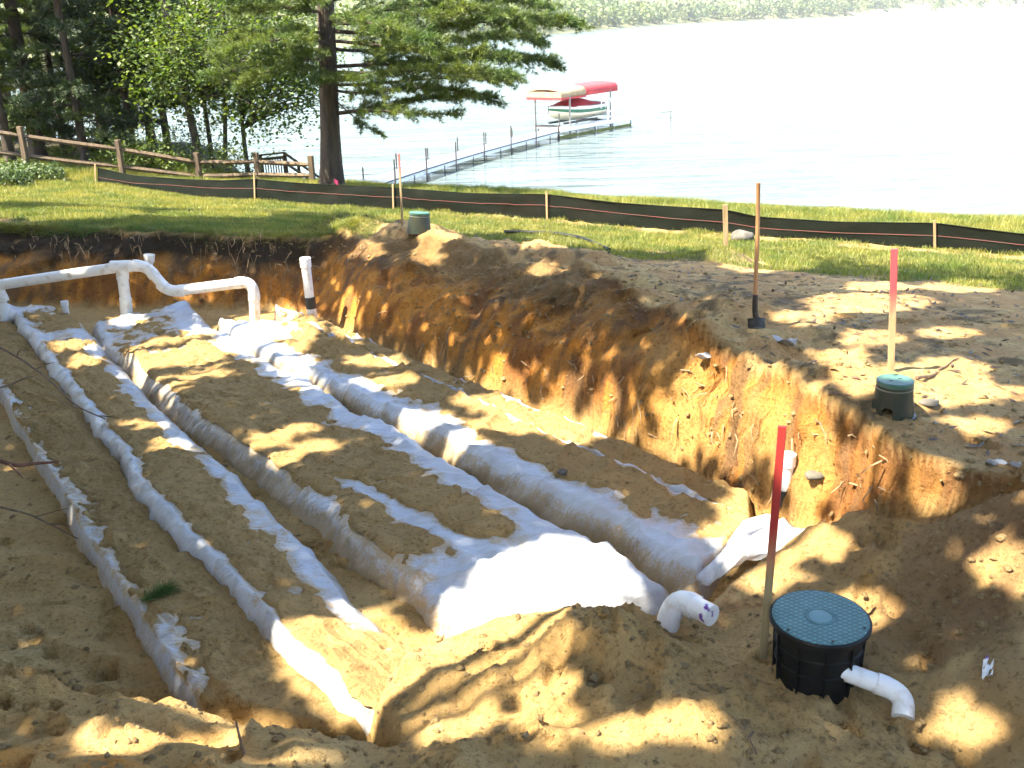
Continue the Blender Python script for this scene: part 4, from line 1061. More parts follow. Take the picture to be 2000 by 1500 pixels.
# boat
M['hull_cream'] = plain('cream_hull', (.74, .68, .50), (.66, .60, .44), 2, .3)
M['hull_green'] = plain('green_stripe', (.03, .16, .08), (.02, .11, .06), 2, .35)
boat = empty('motor_boat', tuple(lp(0, 0, .65)), 'cream motor boat with a green stripe and red cover raised on the lift', 'boat')
def hull(fr0, fr1, mat, nm):
    G = []
    for i in range(20):
        t_ = i / 19; a_ = -2.35 + 4.4 * t_
        bw = .95 * (1 - (1 - min(1, t_ / .55)) ** 2.2) * (1 - .08 * max(0, t_ - .6)); bw = max(bw, .02)
        kz = .64 + .42 * max(0, 1 - t_ / .45) ** 2; dz = 1.38 + .14 * max(0, 1 - t_ / .6)
        row = []
        for s_ in (-1, 1):
            pts = []
            for k in range(7):
                v = fr0 + (fr1 - fr0) * k / 6
                pts.append(lp(a_, s_ * bw * (.12 + .88 * min(1, v / .45) ** .7 + .06 * v), kz + (dz - kz) * v))
            row += pts if s_ == 1 else pts[::-1]
        G.append(row)
    o = fast_mesh(nm, np.array(G).reshape(-1, 3), grid_faces(20, 14), mat, boat); return o
hull(0, .55, M['hull_cream'], 'lower_hull'); hull(.552, .78, M['hull_green'], 'stripe'); hull(.782, 1.0, M['white_paint'], 'upper_hull')
G = []
for i in range(14):
    t_ = i / 13; a_ = -1.3 + 3.2 * t_
    for j in range(11):
        u_ = -1 + .2 * j; G.append(lp(a_, u_ * .9, 1.40 + (.38 * math.sin(math.pi * min(1, t_ * 1.2)) ** .6 if 0 < t_ < .83 else .08) * (1 - u_ ** 2) + .02))
fast_mesh('red_cover', np.array(G), grid_faces(14, 11), M['red_canvas'], boat)
MB().beam(lp(2.04, -.9, 1.05), lp(2.04, .9, 1.05), .05, .7).build('transom', M['white_paint'], boat)

# ------------------------------------------------------------------ pipes
M['pvc'] = plain('white_pvc', (.76, .77, .75), (.48, .40, .29), 9, .38, lo=.52, hi=.8)
M['rubber'] = plain('black_rubber', (.015, .015, .016), (.03, .03, .03), 20, .6)
def pipe(a, b, r, parent, name='pipe', mat='pvc', n=20):
    return MB().tube([a, b], r, n).build(name, M[mat], parent, True)
def elbow(a, c, b, r, parent, name='elbow', fr=.5, n=20, hub=1.13):
    """fitting from a towards corner c to b: curved middle and two hubs"""
    a, b, c = np.array(a), np.array(b), np.array(c)
    s = np.linspace(0, 1, 9)[:, None]
    arc = (1 - s) ** 2 * a + 2 * s * (1 - s) * c + s * s * b
    d0 = (a - c) / np.linalg.norm(a - c); d1 = (b - c) / np.linalg.norm(b - c)
    P = np.concatenate([[a + d0 * r * .9, a + d0 * .001], arc[1:-1], [b + d1 * .001, b + d1 * r * .9]])
    rr = np.full(len(P), r * 1.06); rr[:2] = r * hub; rr[-2:] = r * hub
    return MB().tube(P, rr, n).build(name, M['pvc'], parent, True)
mr = .080; YM = 14.75
mroot_p = atz(245, 602, .3)
man = empty('pipe_manifold', (mroot_p[0], YM, .3), 'white plastic pipe manifold feeding the beds along the back wall', 'pipe')
def mp_(px, py, yy=YM): return aty(px, py, yy)
pA, pT, pE = mp_(-6, 557), mp_(238, 521), mp_(284, 520)
pipe(mp_(-70, 566), pA, mr, man); pipe(pA, pT, mr, man)
elbow(pA + (pT - pA) * .02 - (.05, 0, 0), pA - (.0, 0, 0.0), mp_(3, 580), mr, man, 'tee')
pipe(mp_(-1, 570), mp_(10, 640), mr, man, 'drop_pipe')
# tee over the middle bed
MB().tube([pT - (.16, 0, -.005), pT + (.14, 0, .005)], mr * 1.14, 20).build('tee', M['pvc'], man, True)
MB().tube([pT, mp_(240, 545)], mr * 1.14, 20).build('tee_outlet', M['pvc'], man, True)
pipe(mp_(239, 540), mp_(246, 590), mr, man, 'drop_pipe'); MB().tube([mp_(245, 582), mp_(249, 635)], mr * 1.13, 20).build('coupling', M['pvc'], man, True)
pipe(pT, mp_(272, 519), mr, man)
elbow(mp_(270, 519), mp_(287, 520), mp_(297, 533), mr, man)
pipe(mp_(295, 530), mp_(322, 562, YM - .12), mr, man)
elbow(mp_(320, 560, YM - .1), mp_(332, 570, YM - .15), mp_(350, 568, YM - .15), mr, man)
pipe(mp_(345, 568, YM - .15), mp_(475, 552, YM - .1), mr, man)
elbow(mp_(470, 552, YM - .1), mp_(494, 549, YM - .1), mp_(496, 576, YM - .1), mr, man)
pipe(mp_(496, 572, YM - .1), mp_(499, 640, YM - .1), mr, man, 'drop_pipe')
# inspection pipe at the far corner
ib = atz(612, 612, .3)
ip = empty('inspection_pipe', tuple(ib), 'white inspection pipe with a black rubber coupling at the far pit corner', 'pipe')
yb = ib[1]
pipe(aty(612, 640, yb), aty(607, 592, yb), .072, ip); pipe(aty(608, 602, yb), aty(605, 580, yb), .076, ip, 'rubber_coupling', 'rubber')
pipe(aty(605, 584, yb), aty(597, 515, yb), .068, ip); MB().tube([aty(597.8, 522, yb), aty(596, 503, yb)], .08, 20).build('cap', M['pvc'], ip, True, bevel=.008)
ib = hit(1533, 962)
ip = empty('inspection_pipe', tuple(ib), 'white capped inspection pipe behind the red lath at the lit wall', 'pipe')
yb = ib[1]
pipe(aty(1532, 985, yb), aty(1539, 897, yb), .056, ip); MB().tube([aty(1538.4, 910, yb), aty(1540, 886, yb)], .065, 20).build('cap', M['pvc'], ip, True, bevel=.006)
pipe(aty(1531.4, 985, yb), aty(1533.5, 955, yb), .062, ip, 'rubber_coupling', 'rubber')
sp = aty(292, 514, 15.75)
tag(MB().lathe([(.05, -.08), (.05, .0), (.075, .02), (.088, .14), (.078, .14), (.06, .0)], tuple(sp), 18, Matrix.Rotation(.12, 3, 'Y')).build('pipe_stub', M['pvc'], smooth=True, loc=tuple(sp)), 'short pale pipe end sticking out of the back wall', 'pipe')
sp = atz(130, 612, .1)
tag(MB().lathe([(.045, -.15), (.045, .12), (.058, .125), (.058, .2), (.048, .2), (.045, .0)], tuple(sp), 18).build('pipe_stub', M['pvc'], smooth=True, loc=tuple(sp)), 'small white pipe stub beside the far end of the left beds', 'pipe')
# primer stained elbow at the near end of the middle bed
def primer_mat():
    m, t, p = new_mat('primer_stained_pvc'); p.inputs['Roughness'].default_value = .3
    n = noise_node(t, 9, 3, .5); n2 = noise_node(t, 5, 4, .6)
    col = mixc(t, ramp(t, n2.outputs[0], .5, .8), (.82, .82, .79), (.62, .57, .48))
    col = mixc(t, ramp(t, n.outputs[0], .60, .63), col, (.16, .06, .30))
    t.links.new(col, p.inputs['Base Color']); return m
M['primer'] = primer_mat()
ec = aty(1322, 1168, 5.72)
el = empty('elbow_pipe', (ec[0], ec[1], ec[2] - .2), 'white elbow pipe with purple primer stains at the near end of the middle bed', 'pipe')
er = .072
dirp = aty(1392, 1203, 5.48) - ec; dirp /= np.linalg.norm(dirp)
A = ec + np.array([-.075, -.08, -.16]); 
elbow(A, ec + np.array([-.02, -.02, .03]), ec + dirp * .10, er * 1.02, el, hub=1.16)
MB().tube([A, A + np.array([-.03, -.02, -.07])], er * 1.2, 22).build('hub', M['pvc'], el, True)
pp_ = ec + dirp * .08; MB().tube([pp_, ec + dirp * .30, ec + dirp * .302, ec + dirp * .12], [er, er, er * .88, er * .88], 24, cap=False).build('pipe', M['primer'], el, True)

# ------------------------------------------------------------------ riser with tread lid
def lid_mat(name, c1, c2, diamond=True, sc=26.):
    m, t, p = new_mat(name); p.inputs['Roughness'].default_value = .42
    n = noise_node(t, 9, 5, .6)
    col = mixc(t, ramp(t, n.outputs[0], .4, .7), c1, c2)
    tc = nd(t, 'ShaderNodeTexCoord'); mpn = nd(t, 'ShaderNodeMapping'); mpn.inputs['Rotation'].default_value = (0, 0, .2); mpn.inputs['Scale'].default_value = (1.0, 1.55, 0)
    t.links.new(tc.outputs['Object'], mpn.inputs['Vector'])
    hs = []
    for a in (.785, -.785):
        m2 = nd(t, 'ShaderNodeMapping'); m2.inputs['Rotation'].default_value = (0, 0, a); t.links.new(mpn.outputs[0], m2.inputs[0])
        wv = nd(t, 'ShaderNodeTexWave', Scale=sc * .31 * 1.0); wv.wave_profile = 'SIN'; t.links.new(m2.outputs[0], wv.inputs[0]); hs.append(wv.outputs['Fac'])
    mn = nd(t, 'ShaderNodeMath', operation='MINIMUM'); t.links.new(hs[0], mn.inputs[0]); t.links.new(hs[1], mn.inputs[1])
    hgt = ramp(t, mn.outputs[0], .12, .45)
    if diamond:
        t.links.new(bump(t, hgt, 1.0, .006), p.inputs['Normal'])
        col = mixc(t, hgt, mixc(t, 1.0, col, (.55, .55, .55), 'MULTIPLY'), col)
    t.links.new(col, p.inputs['Base Color'])
    return m
M['lid_teal'] = lid_mat('teal_tread_plastic', (.05, .185, .185), (.085, .24, .24))
M['lid_plain'] = plain('teal_plastic', (.06, .17, .18), (.10, .21, .22), 9, .4)
M['black_plastic'] = plain('black_plastic', (.004, .0045, .005), (.009, .010, .009), 14, .55, spec=.3)
M['green_plastic'] = plain('dark_green_plastic', (.012, .024, .013), (.028, .028, .016), 9, .45)
LCt = atz(1602, 1206, .95); bz = gz(LCt[0], LCt[1])
rb = empty('riser_tank', (LCt[0], LCt[1], bz), 'black plastic riser with a round teal tread plate lid', 'riser')
c = tuple(LCt)
tx = Matrix.Rotation(R(1.5), 3, 'X')
MB().lathe([(.275, -.028), (.283, -.022), (.283, -.004), (.277, .003), (.268, .0045)], c, 64, tx).build('lid_rim', M['black_plastic'], rb, True)
MB().lathe([(.269, .0), (.267, .007), (.258, .0075), (.088, .0075)], c, 64, tx).build('lid', M['lid_teal'], rb, True)
LID = [o_ for o_ in rb.children if o_.name.startswith('lid') and 'rim' not in o_.name][0]
MB().lathe([(.088, .0075), (.086, .002), (.082, .002), (.080, .010), (.074, .010), (.072, .003), (.068, .003), (.066, .0078), (.03, .009), (.0005, .0092)], c, 48, tx).build('lid_boss', M['lid_plain'], LID, True)
for k in range(6):
    a = k * math.pi / 3 + .5; q_ = LCt + np.array([.245 * math.cos(a), .245 * math.sin(a), .006])
    MB().lathe([(.009, 0), (.009, .004), (.0005, .005)], tuple(q_), 10).build('bolt', M['black_metal'], LID, True)
pr = [(.262, -.03), (.262, -.06), (.245, -.065), (.240, -.14), (.248, -.145), (.248, -.16), (.238, -.165), (.232, -.25), (.240, -.255), (.240, -.27), (.230, -.275), (.226, -.36), (.226, -.55)]
BODY = MB().lathe(pr, c, 56).build('body', M['black_plastic'], rb, True)
for k in range(10):
    a = k * .628 + .2; d = np.array([math.cos(a), math.sin(a), 0])
    MB().beam(LCt + d * .243 + (0, 0, -.06), LCt + d * .232 + (0, 0, -.42), .008, .03, up=d).build('rib', M['black_plastic'], BODY)
p0 = aty(1640, 1308, LCt[1] - .17); p1 = aty(1722, 1338, LCt[1] - .24); p2 = aty(1764, 1392, LCt[1] - .36)
OP = pipe(p0, p1, .054, rb, 'outlet_pipe')
cr_ = p1 + (p1 - p0) * .55
elbow(p1 + (p1 - p0) * .06, cr_, p2 + (cr_ - p2) * .2, .055, OP, 'outlet_elbow', hub=1.10)

# ------------------------------------------------------------------ valve boxes
def valve_box(base, h, rt, rbm, tilt, label, hole=None, lid='lid_green'):
    root = empty('valve_box', tuple(base), label, 'valve box', 'round green valve boxes')
    root.rotation_euler = (tilt[0], tilt[1], 0)
    n, m = 72, 26; G = []; Fc = []
    prof = lambda v: rbm + (rt - rbm) * v
    for layer, off in ((0, 0.), (1, -.006)):
        for j in range(m):
            v = j / (m - 1)
            for i in range(n):
                a = 2 * math.pi * i / n; r_ = prof(v) + off; G.append((r_ * math.cos(a), r_ * math.sin(a), v * h))
    for layer in (0, 1):
        o_ = layer * n * m
        for j in range(m - 1):
            for i in range(n):
                if hole:
                    a = 2 * math.pi * (i + .5) / n - hole[0]; a = (a + math.pi) % (2 * math.pi) - math.pi
                    zz = (j + .5) / (m - 1) * h
                    if (a * rbm / hole[1]) ** 2 + ((zz - hole[2]) / hole[1]) ** 2 < 1 or (abs(a * rbm) < hole[1] and zz < hole[2] and zz > .01): continue
                Fc.append((o_ + j * n + i, o_ + j * n + (i + 1) % n, o_ + (j + 1) * n + (i + 1) % n, o_ + (j + 1) * n + i))
    mb = MB(); off = np.array(base); mb.add(np.array(G) + off, Fc); mb.build('body', M['green_plastic'], root, True)
    b3 = tuple(base)
    MB().lathe([(rbm, .0), (rbm + .016, .0), (rbm + .016, .008), (rbm - .002, .012)], b3, 60).build('base_flange', M['green_plastic'], root, True)
    MB().lathe([(rt - .004, h - .055), (rt + .008, h - .052), (rt + .008, h - .044), (rt - .002, h - .04)], b3, 60).build('collar', M['grey_rim'], root, True)
    MB().lathe([(rt + .001, h - .028), (rt + .006, h - .02), (rt + .006, h + .006), (rt, h + .012), (rt - .01, h + .013), (rt - .018, h + .010), (rt - .03, h + .0105), (.0005, h + .011)], b3, 60).build('lid', M['lid_green'], root, True)
    vl = root.children[-1] if False else [o_ for o_ in root.children if o_.name.startswith('lid')][0]
    for a, d_, w_ in ((.4, .35, .022), (3.6, .35, .022), (1.2, .85, .03)):
        q_ = np.array(base) + (rt * d_ * math.cos(a), rt * d_ * math.sin(a), h + .0115)
        MB().box(tuple(q_), (w_, .009, .004)).build('slot', M['rubber'], vl)
    return root
M['lid_green'] = plain('green_lid', (.04, .115, .085), (.075, .17, .14), 10, .45, bmp=.3, bdist=.004)
M['grey_rim'] = plain('pale_plastic_edge', (.10, .13, .09), (.22, .22, .17), 12, .35)
vb = hit(1742, 806)
valve_box(vb - (0, 0, .015), .275, .131, .160, (0, 0), 'round dark green valve box with an open notch on the sunlit sand', (math.radians(235), .045, .055))
vb = hit(818, 452)
valve_box(vb - (0, 0, .02), .30, .15, .185, (R(-4), R(5)), 'leaning dark valve box on the lawn at the far pit edge')

# ------------------------------------------------------------------ shovel
sb = hit(1476, 640); yb = sb[1]
sv = empty('shovel', tuple(sb), 'long handled shovel stuck upright in the bare ground', 'shovel')
M['handle'] = plain('worn_ash_handle', (.42, .24, .11), (.22, .11, .05), 12, .5, stretch=(1, 1, .1))
M['handle_dark'] = M['black_metal']
hp = [aty(1481, 357, yb - .06), aty(1480, 450, yb - .03), aty(1475, 582, yb)]
MB().tube(resample(hp, 12), np.linspace(.0195, .021, 12), 10).build('handle', M['handle'], sv, True)
MB().tube(resample([aty(1475.5, 575, yb), aty(1474, 605, yb), aty(1478, 628, yb - .02)], 8), np.linspace(.024, .03, 8), 10).build('socket', M['black_metal'], sv, True)
G = []
for i in range(8):
    v = i / 7; cz = aty(1478, 622, yb - .02) + np.array([.0, -.02 - .08 * v, -.24 * v]); wd = .085 * (1 - max(0, v - .55) ** 2 * 3)
    for j in range(9):
        u_ = -1 + j / 4; G.append(cz + np.array([u_ * wd, .035 * u_ * u_, .02 * (1 - abs(u_)) if i == 0 else 0]))
o = fast_mesh('blade', np.array(G), grid_faces(8, 9), M['black_metal'], sv); o.modifiers.new('s', 'SOLIDIFY').thickness = .004

# ------------------------------------------------------------------ hose, boulder, stones, sticks
hs_ = [hit(px, py) + np.array([0, 0, .03]) for px, py in [(985, 458), (1030, 457), (1085, 459), (1130, 467), (1160, 478), (1190, 492)]]
hs_[0][2] += .02
tag(MB().tube(resample(hs_, 40), .035, 10).build('hose', M['black_plastic'], smooth=True), 'black flexible pipe lying curved on the lawn edge', 'hose')
M['stone'] = plain('grey_stone', (.13, .12, .10), (.07, .065, .055), 8, .9, bmp=.5, bdist=.02)
def stone(c, r, label, squash=.62, seed=1, name='stone', mat='stone', sink=.3, group=None):
    rg = np.random.default_rng(seed); nu, nv = 18, 11; G = []
    for i in range(nv):
        th = math.pi * i / (nv - 1)
        for j in range(nu):
            ph = 2 * math.pi * j / nu; d = np.array([math.sin(th) * math.cos(ph), math.sin(th) * math.sin(ph), math.cos(th)])
            k = 1 + .22 * float(perlin(d[0] * 1.3 + seed, d[1] * 1.3 + d[2] * 1.1, seed)) + .06 * float(perlin(d[0] * 4, d[1] * 4 + d[2] * 3, seed + 1))
            G.append(np.array(c) + d * r * k * (1.15, .95, squash) + (0, 0, r * squash * (1 - sink)))
    Fc = [(i * nu + j, (i + 1) * nu + j, (i + 1) * nu + (j + 1) % nu, i * nu + (j + 1) % nu) for i in range(nv - 1) for j in range(nu)]
    return tag(fast_mesh(name, np.array(G), np.array(Fc), M[mat], loc=tuple(c)), label, 'stone', group)
stone(hit(1449, 470), .19, 'rounded grey boulder at the foot of the silt fence', .6, 3, 'boulder')
stone(hit(1592, 934), .07, 'dark rounded stone beside the capped inspection pipe', .5, 5)
stone(hit(1813, 790), .075, 'flat grey stone beside the green valve box', .3, 8)  # flat lump standing in for the shadow cast by the valve box
def on_bed(px, py):
    d = ray(px, py); best = None
    for X, Yy, Zb, th in BEDS:
        P = np.stack([X, Yy, Zb + np.clip(th, 0, .8) * .05], -1).reshape(-1, 3)
        rel = P - CAM; dep = rel @ _f
        sx = 1000 + F_PX * (rel @ _cx) / dep; sy = 750 - F_PX * (rel @ _cy) / dep
        e = (sx - px) ** 2 + (sy - py) ** 2; i = int(np.argmin(e))
        if best is None or e[i] < best[0]: best = (e[i], P[i])
    return best[1]
stone(on_bed(1099, 930), .04, 'small tan stone resting on the bright fabric bed', .8, 11, sink=.15)
M['twig'] = plain('dry_twig', (.20, .13, .075), (.10, .065, .04), 20, .9)
M['twig_red'] = plain('reddish_branch', (.22, .09, .05), (.12, .05, .03), 20, .8)
def stick(pts, r, label, mat='twig', side=()):
    P = resample(pts, 24); root = empty('branch', tuple(P[0]), label, 'branch')
    MB().tube(P, np.linspace(r, r * .45, len(P)), 7).build('stem', M[mat], root, True)
    for i, dv in side:
        MB().tube([P[i], P[i] + np.array(dv) * .6 + (0, 0, .01), P[i] + np.array(dv)], [r * .5, r * .4, r * .2], 5).build('side_twig', M[mat], root, True)
def seg(pts, lift=.03, bedz=True):
    out = []
    for px, py in pts:
        p = atz(px, py, .30); out.append(p)
    return out
stick([atz(px, py, z_) for px, py, z_ in [(-20, 668, .55), (40, 700, .5), (95, 740, .46), (150, 795, .43), (205, 800 + 18, .44)]], .016, 'long thin branch lying across the left beds', side=[(5, (.12, -.1, .12)), (9, (.2, .1, .05)), (22, (.25, -.05, -.02))])
stick([atz(px, py, z_) for px, py, z_ in [(-20, 762, .35), (20, 752, .34), (58, 735, .33)]], .014, 'short forked twig on the left bed above the red branch', side=[(12, (.15, .05, .05))])
stick([atz(px, py, z_) for px, py, z_ in [(-30, 890, .42), (30, 910, .34), (70, 905, .3), (114, 902, .3)]], .026, 'reddish broken branch at the left picture edge', 'twig_red', side=[(8, (.25, -.25, -.05))])
stick([atz(px, py, z_) for px, py, z_ in [(-20, 985, .2), (60, 1005, .12), (110, 1030, .08), (152, 1052, .06)]], .012, 'thin root like twig on the sand at the left edge', side=[(10, (.3, .1, .03)), (14, (.25, -.12, .02))])
hh_ = [hit(px, py) for px, py in [(1790, 742), (1822, 738), (1834, 724), (1848, 720), (1860, 706), (1872, 704)]]
stick([p + (0, 0, .02) for p in hh_], .016, 'crooked dead twig behind the green valve box')
hh_ = [hit(px, py) for px, py in [(1618, 770), (1640, 774), (1662, 776)]]
stick([p + (0, 0, .012) for p in hh_], .02, 'short thick stick on the sand left of the green valve box')
hh_ = aty(877, 710, 12.2); q_ = hit(877, 710)
stick([aty(868, 708, q_[1] - .08), aty(872, 680, q_[1] - .06), aty(874, 645, q_[1] + .05), aty(880, 639, q_[1] + .1)], .014, 'pale bare root hanging down the right pit wall')
hh_ = hit(480, 1480)
stick([hh_ - (0, 0, .05), hh_ + (-.015, 0, .12), hh_ + (-.03, .02, .22)], .012, 'small stub of a stick poking up at the bottom edge')
stick([hit(1470, 1430), hit(1462, 1450) + (0, 0, .03), hit(1478, 1480) + (0, 0, .02)], .009, 'bent twig in the sand below the riser')
# fallen pine sprig on the left bed
pc = on_bed(275, 1180)
spg = empty('pine_sprig', tuple(pc), 'fresh green pine sprig lying on the left bed', 'sprig')
e_ = on_bed(330, 1160); dv = e_ - pc
MB().tube([pc + (0, 0, .03), pc + dv * .5 + (0, 0, .04), e_ + (0, 0, .03)], [.006, .005, .003], 5).build('stem', M['twig'], spg, True)
rg = np.random.default_rng(2); s_ = rg.uniform(0, 1, 46)[:, None]
Vv, Ff, tt = tufts(pc + dv * s_ + (0, 0, .035), np.broadcast_to(dv / np.linalg.norm(dv), (46, 3)), rg, .14, 12, .0022, .6)
Vv[:, 2] = np.maximum(Vv[:, 2], pc[2] + .01)
fast_mesh('needles', Vv, Ff, M['needle'], spg, smooth=False, attrs={'tint': tt})
# scrap of stained plastic on the right, pale scraps on the bare yard
sc_ = hit(1928, 1312)
M['scrap'] = M['primer']
rg = np.random.default_rng(4)
def scrap(c, w_, l_, ang, label, mat='fabric'):
    n, m = 10, 7; G = []
    for i in range(n):
        for j in range(m):
            a = (i / (n - 1) - .5) * l_; b = (j / (m - 1) - .5) * w_
            zz = .025 + .02 * math.sin(i * 1.1 + j) + .015 * math.cos(j * 1.7)
            G.append((c[0] + a * math.cos(ang) - b * math.sin(ang), c[1] + a * math.sin(ang) + b * math.cos(ang), c[2] + zz))
    return tag(fast_mesh('plastic_scrap', np.array(G), grid_faces(n, m), M[mat], loc=tuple(c)), label, 'scrap')
scrap(sc_, .05, .16, 1.1, 'purple stained white scrap on the sand at the right edge', 'primer')
scrap(hit(1385, 700), .10, .26, -.2, 'pale torn fabric scrap at the top of the lit wall')
scrap(hit(1520, 668), .12, .34, -.6, 'crumpled pale scrap on the bare ground beside the shovel')
scrap(hit(1958, 912), .03, .22, -.4, 'shiny narrow scrap on the ground at the right edge')

# ------------------------------------------------------------------ loose fabric ends of the beds
def flap(pts, parent, nm, n=36, m=22, amp=.03, seed=1):
    """patch lofted through rows of (px, py, z)"""
    rows = [resample([atz(*p) for p in r_], m) for r_ in pts]; rows = np.array(rows)
    G = np.stack([resample(rows[:, j], n) for j in range(m)], 1)
    G[..., 2] += amp * ridged(np.arange(n)[:, None] * .11 + 0 * np.arange(m), np.arange(m)[None, :] * .07 + 0 * np.arange(n)[:, None], 3, seed)
    o = fast_mesh(nm, G.reshape(-1, 3), grid_faces(n, m), M['fabric'], parent, attrs={'dust': np.full(n * m, .12)}); o.modifiers.new('s', 'SOLIDIFY').thickness = .004
    return o
flap([[(1360, 1135, .29), (1400, 1095, .33), (1430, 1050, .35), (1470, 1020, .33)], [(1385, 1150, .22), (1420, 1085, .45), (1450, 1020, .52), (1490, 1008, .44)],
      [(1420, 1120, .36), (1450, 1085, .52), (1500, 1040, .58), (1540, 1022, .50)], [(1460, 1100, .44), (1520, 1085, .50), (1570, 1060, .52), (1580, 1045, .50)], [(1500, 1095, .46), (1560, 1085, .49), (1608, 1075, .49), (1614, 1062, .46)]], B4, 'fabric_flap', amp=.05, seed=3)

# ------------------------------------------------------------------ clods, roots and litter
def lumps(P, r, rng, mat, name, parent=None, sq=.7):
    n = len(P); base = np.array([(0, 0, 1), (.94, 0, .2), (.29, .9, .2), (-.76, .55, .2), (-.76, -.55, .2), (.29, -.9, .2), (.76, .55, -.5), (-.29, .9, -.5), (-.94, 0, -.5), (-.29, -.9, -.5), (.76, -.55, -.5)])
    tri = np.array([(0, 1, 2), (0, 2, 3), (0, 3, 4), (0, 4, 5), (0, 5, 1), (1, 6, 2), (2, 7, 3), (3, 8, 4), (4, 9, 5), (5, 10, 1), (6, 7, 2), (7, 8, 3), (8, 9, 4), (9, 10, 5), (10, 6, 1)])
    sc_ = rng.uniform(.6, 1.3, (n, 11, 1)) * r[:, None, None] * rng.uniform(.6, 1.4, (n, 1, 3)) * (1, 1, sq)
    a = rng.uniform(0, 6.28, n); c, s = np.cos(a)[:, None], np.sin(a)[:, None]
    b = np.broadcast_to(base, (n, 11, 3)) * sc_
    b = np.stack([b[..., 0] * c - b[..., 1] * s, b[..., 0] * s + b[..., 1] * c, b[..., 2]], -1)
    V = (b + P[:, None, :]).reshape(-1, 3); Fc = (tri[None] + 11 * np.arange(n)[:, None, None]).reshape(-1, 3)
    return fast_mesh(name, V, Fc, mat, parent)
rng = np.random.default_rng(31)
N = 52000
x = rng.uniform(-6, 6, N); y = 3.2 + 13 * rng.uniform(0, 1, N) ** 1.5
z_, Y_, F_, t_, dT_, dB_, q_, nr_ = ground(x, y, True)
pk = np.clip(.16 + .10 * nr_ + .4 * gauss(x, y, .5, 4.9, .9, .5, -.3) + .3 * gauss(x, y, 2.9, 5.4, .9, .6) + .55 * np.exp(-(np.abs(t_ - .08) / .1)) * (t_ > 0) + .35 * (t_ > .05) * (t_ < .98) + .3 * fbm(x * .9, y * .9, 3, 19) + .25 * (t_ > .98) * np.exp(-dT_), 0, 1) * (q_ < 13)
k = rng.uniform(0, 1, N) < pk
r_ = .006 + .026 * rng.uniform(0, 1, k.sum()) ** 3.2
M['clod'] = soil_mat('soil_clod', False, (.40, .285, .14))
o = lumps(np.stack([x[k], y[k], z_[k] + r_ * .15], 1), r_, rng, M['clod'], 'soil_clods')
tag(o, 'crumbly soil clods and pebbles scattered over the dug sand', 'clods', kind='stuff')
# roots hanging out of the back wall
mb = MB(); rg = np.random.default_rng(14)
for k in range(85):
    x0 = rg.uniform(-9.2, -2.8); f_ = (x0 + 9) / 6.1
    y1 = 17.55 - 1.45 * f_ - rg.uniform(.15, .75); g0 = gz(x0, y1)
    L_ = rg.uniform(.15, .5); a = rg.uniform(-.9, .9)
    P = np.array([(x0 + .05 * i * a * 3 * L_ + rg.normal() * .012, y1 - .02 * i - .03, g0 + .03 + (-.16 * i * L_ if rg.uniform() < .7 else .02 * i)) for i in range(5)])
    mb.tube(P, np.linspace(.010, .003, 5) * rg.uniform(.6, 1.2), 4, cap=False)
for k in range(90):
    px_, py_ = rg.uniform(700, 1750), 0
    t_ = (px_ - 640) / 1150; py_ = 560 + 380 * t_ + rg.normal() * 60
    p0_ = hit(px_, py_)
    a = rg.uniform(0, 6.28); d = np.array([math.cos(a) * .6, -abs(math.sin(a)) * .2 - .1, -abs(math.sin(a)) * .5]) * rg.uniform(.1, .35)
    c0_ = p0_ + np.array([-.02, -.03, .0])
    mb.tube([c0_, c0_ + d * .5 + rg.normal(size=3) * .02, c0_ + d + np.array([0, 0, -.03])], [.008, .006, .002], 4, cap=False)
M['root'] = plain('pale_roots', (.40, .29, .16), (.24, .16, .09), 10, .85)
o = mb.build('roots', M['root'], gobj, True); o['kind'] = 'stuff'
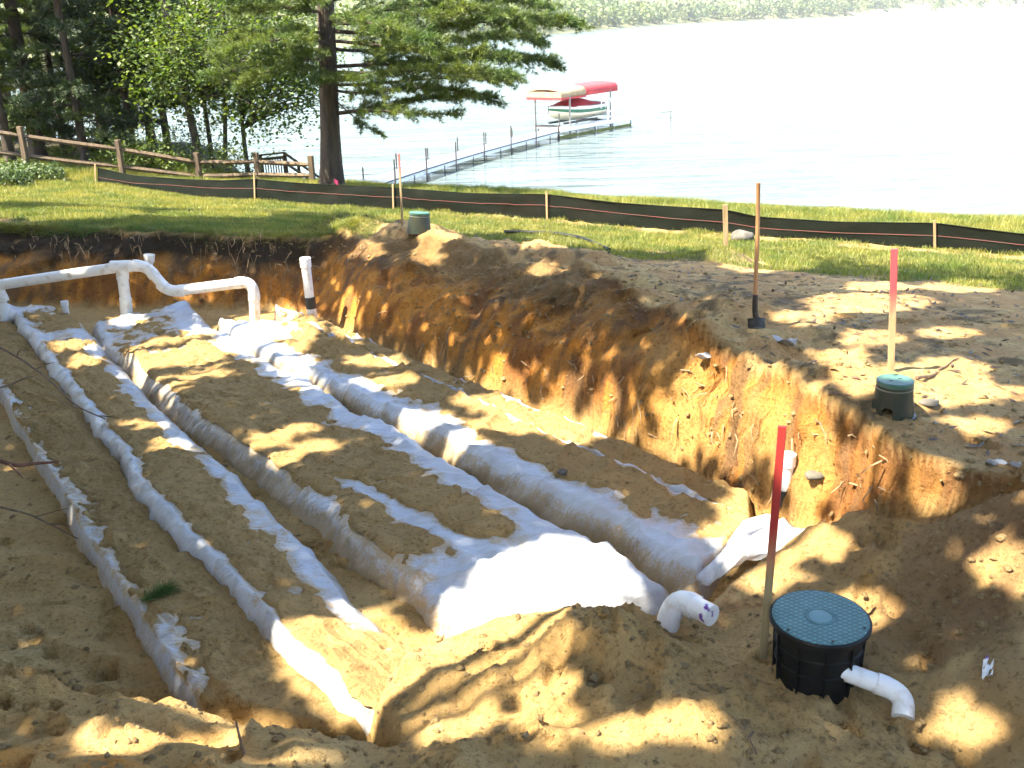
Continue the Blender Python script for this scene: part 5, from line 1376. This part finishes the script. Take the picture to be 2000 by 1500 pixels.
# dead leaves, bark and twigs on the bare yard
N = 3800; x = rng.uniform(-2, 7, N); y = rng.uniform(5, 16, N); dT_ = poly_sd(x, y, PIT_TOP); q_ = NQ[0] * x + NQ[1] * y
k = (dT_ > .1) & (q_ < 15.5) & (rng.uniform(0, 1, N) < .5 + fbm(x * .8, y * .8, 3, 3)); x, y = x[k], y[k]
M['litter'] = leaf_mat('dead_litter', (.10, .06, .03), (.05, .035, .02), .1, 3)
Vv, Ff, tt = cards(np.stack([x, y, ground(x, y) + .012], 1), .09 * rng.uniform(.4, 1.6, len(x)), rng, 1.6, 3.5)
o = fast_mesh('leaf_litter', Vv, Ff, M['litter'], smooth=False, attrs={'tint': tt}); tag(o, 'dead leaves and bark bits strewn on the bare yard', 'litter', kind='stuff')
# tufts of turf overhanging the back wall
N = 26000; x = rng.uniform(-12, -2.4, N); f_ = (x + 9) / 6.1; y = 17.55 - 1.45 * f_ + rng.normal(size=N) * .16
dT_ = poly_sd(x, y, PIT_TOP); k = (dT_ > -.18) & (dT_ < .35); x, y = x[k], y[k]
Vv, Ff, tt = blades(np.stack([x, y, ground(x, y)], 1), rng.uniform(.05, .12, len(x)), rng.uniform(.008, .014, len(x)), rng, 1.2)
Vv = Vv.reshape(-1, 3, 3); Vv[:, 2, 1] -= rng.uniform(0, .12, len(Vv)); Vv[:, 2, 2] -= rng.uniform(0, .10, len(Vv)); Vv = Vv.reshape(-1, 3)
o = fast_mesh('turf_edge', Vv, Ff, M['grass'], smooth=False, attrs={'tint': tt}); tag(o, 'ragged turf hanging over the back edge of the pit', 'grass', kind='stuff')

# ------------------------------------------------------------------ thin summer haze over the lake
hm = bpy.data.materials.new('haze_air'); hm.use_nodes = True
ht = hm.node_tree; ht.nodes.clear()
ho = ht.nodes.new('ShaderNodeOutputMaterial'); hv = ht.nodes.new('ShaderNodeVolumePrincipled')
hv.inputs['Color'].default_value = (.92, .95, 1, 1); hv.inputs['Density'].default_value = .0002; hv.inputs['Anisotropy'].default_value = .3
ht.links.new(hv.outputs[0], ho.inputs['Volume'])
hb = MB(); hb.box((0, 1000, 58), (5400, 4200, 132)); ho_ = hb.build('haze', hm); tag(ho_, 'pale summer haze over the lake', 'haze', kind='stuff')
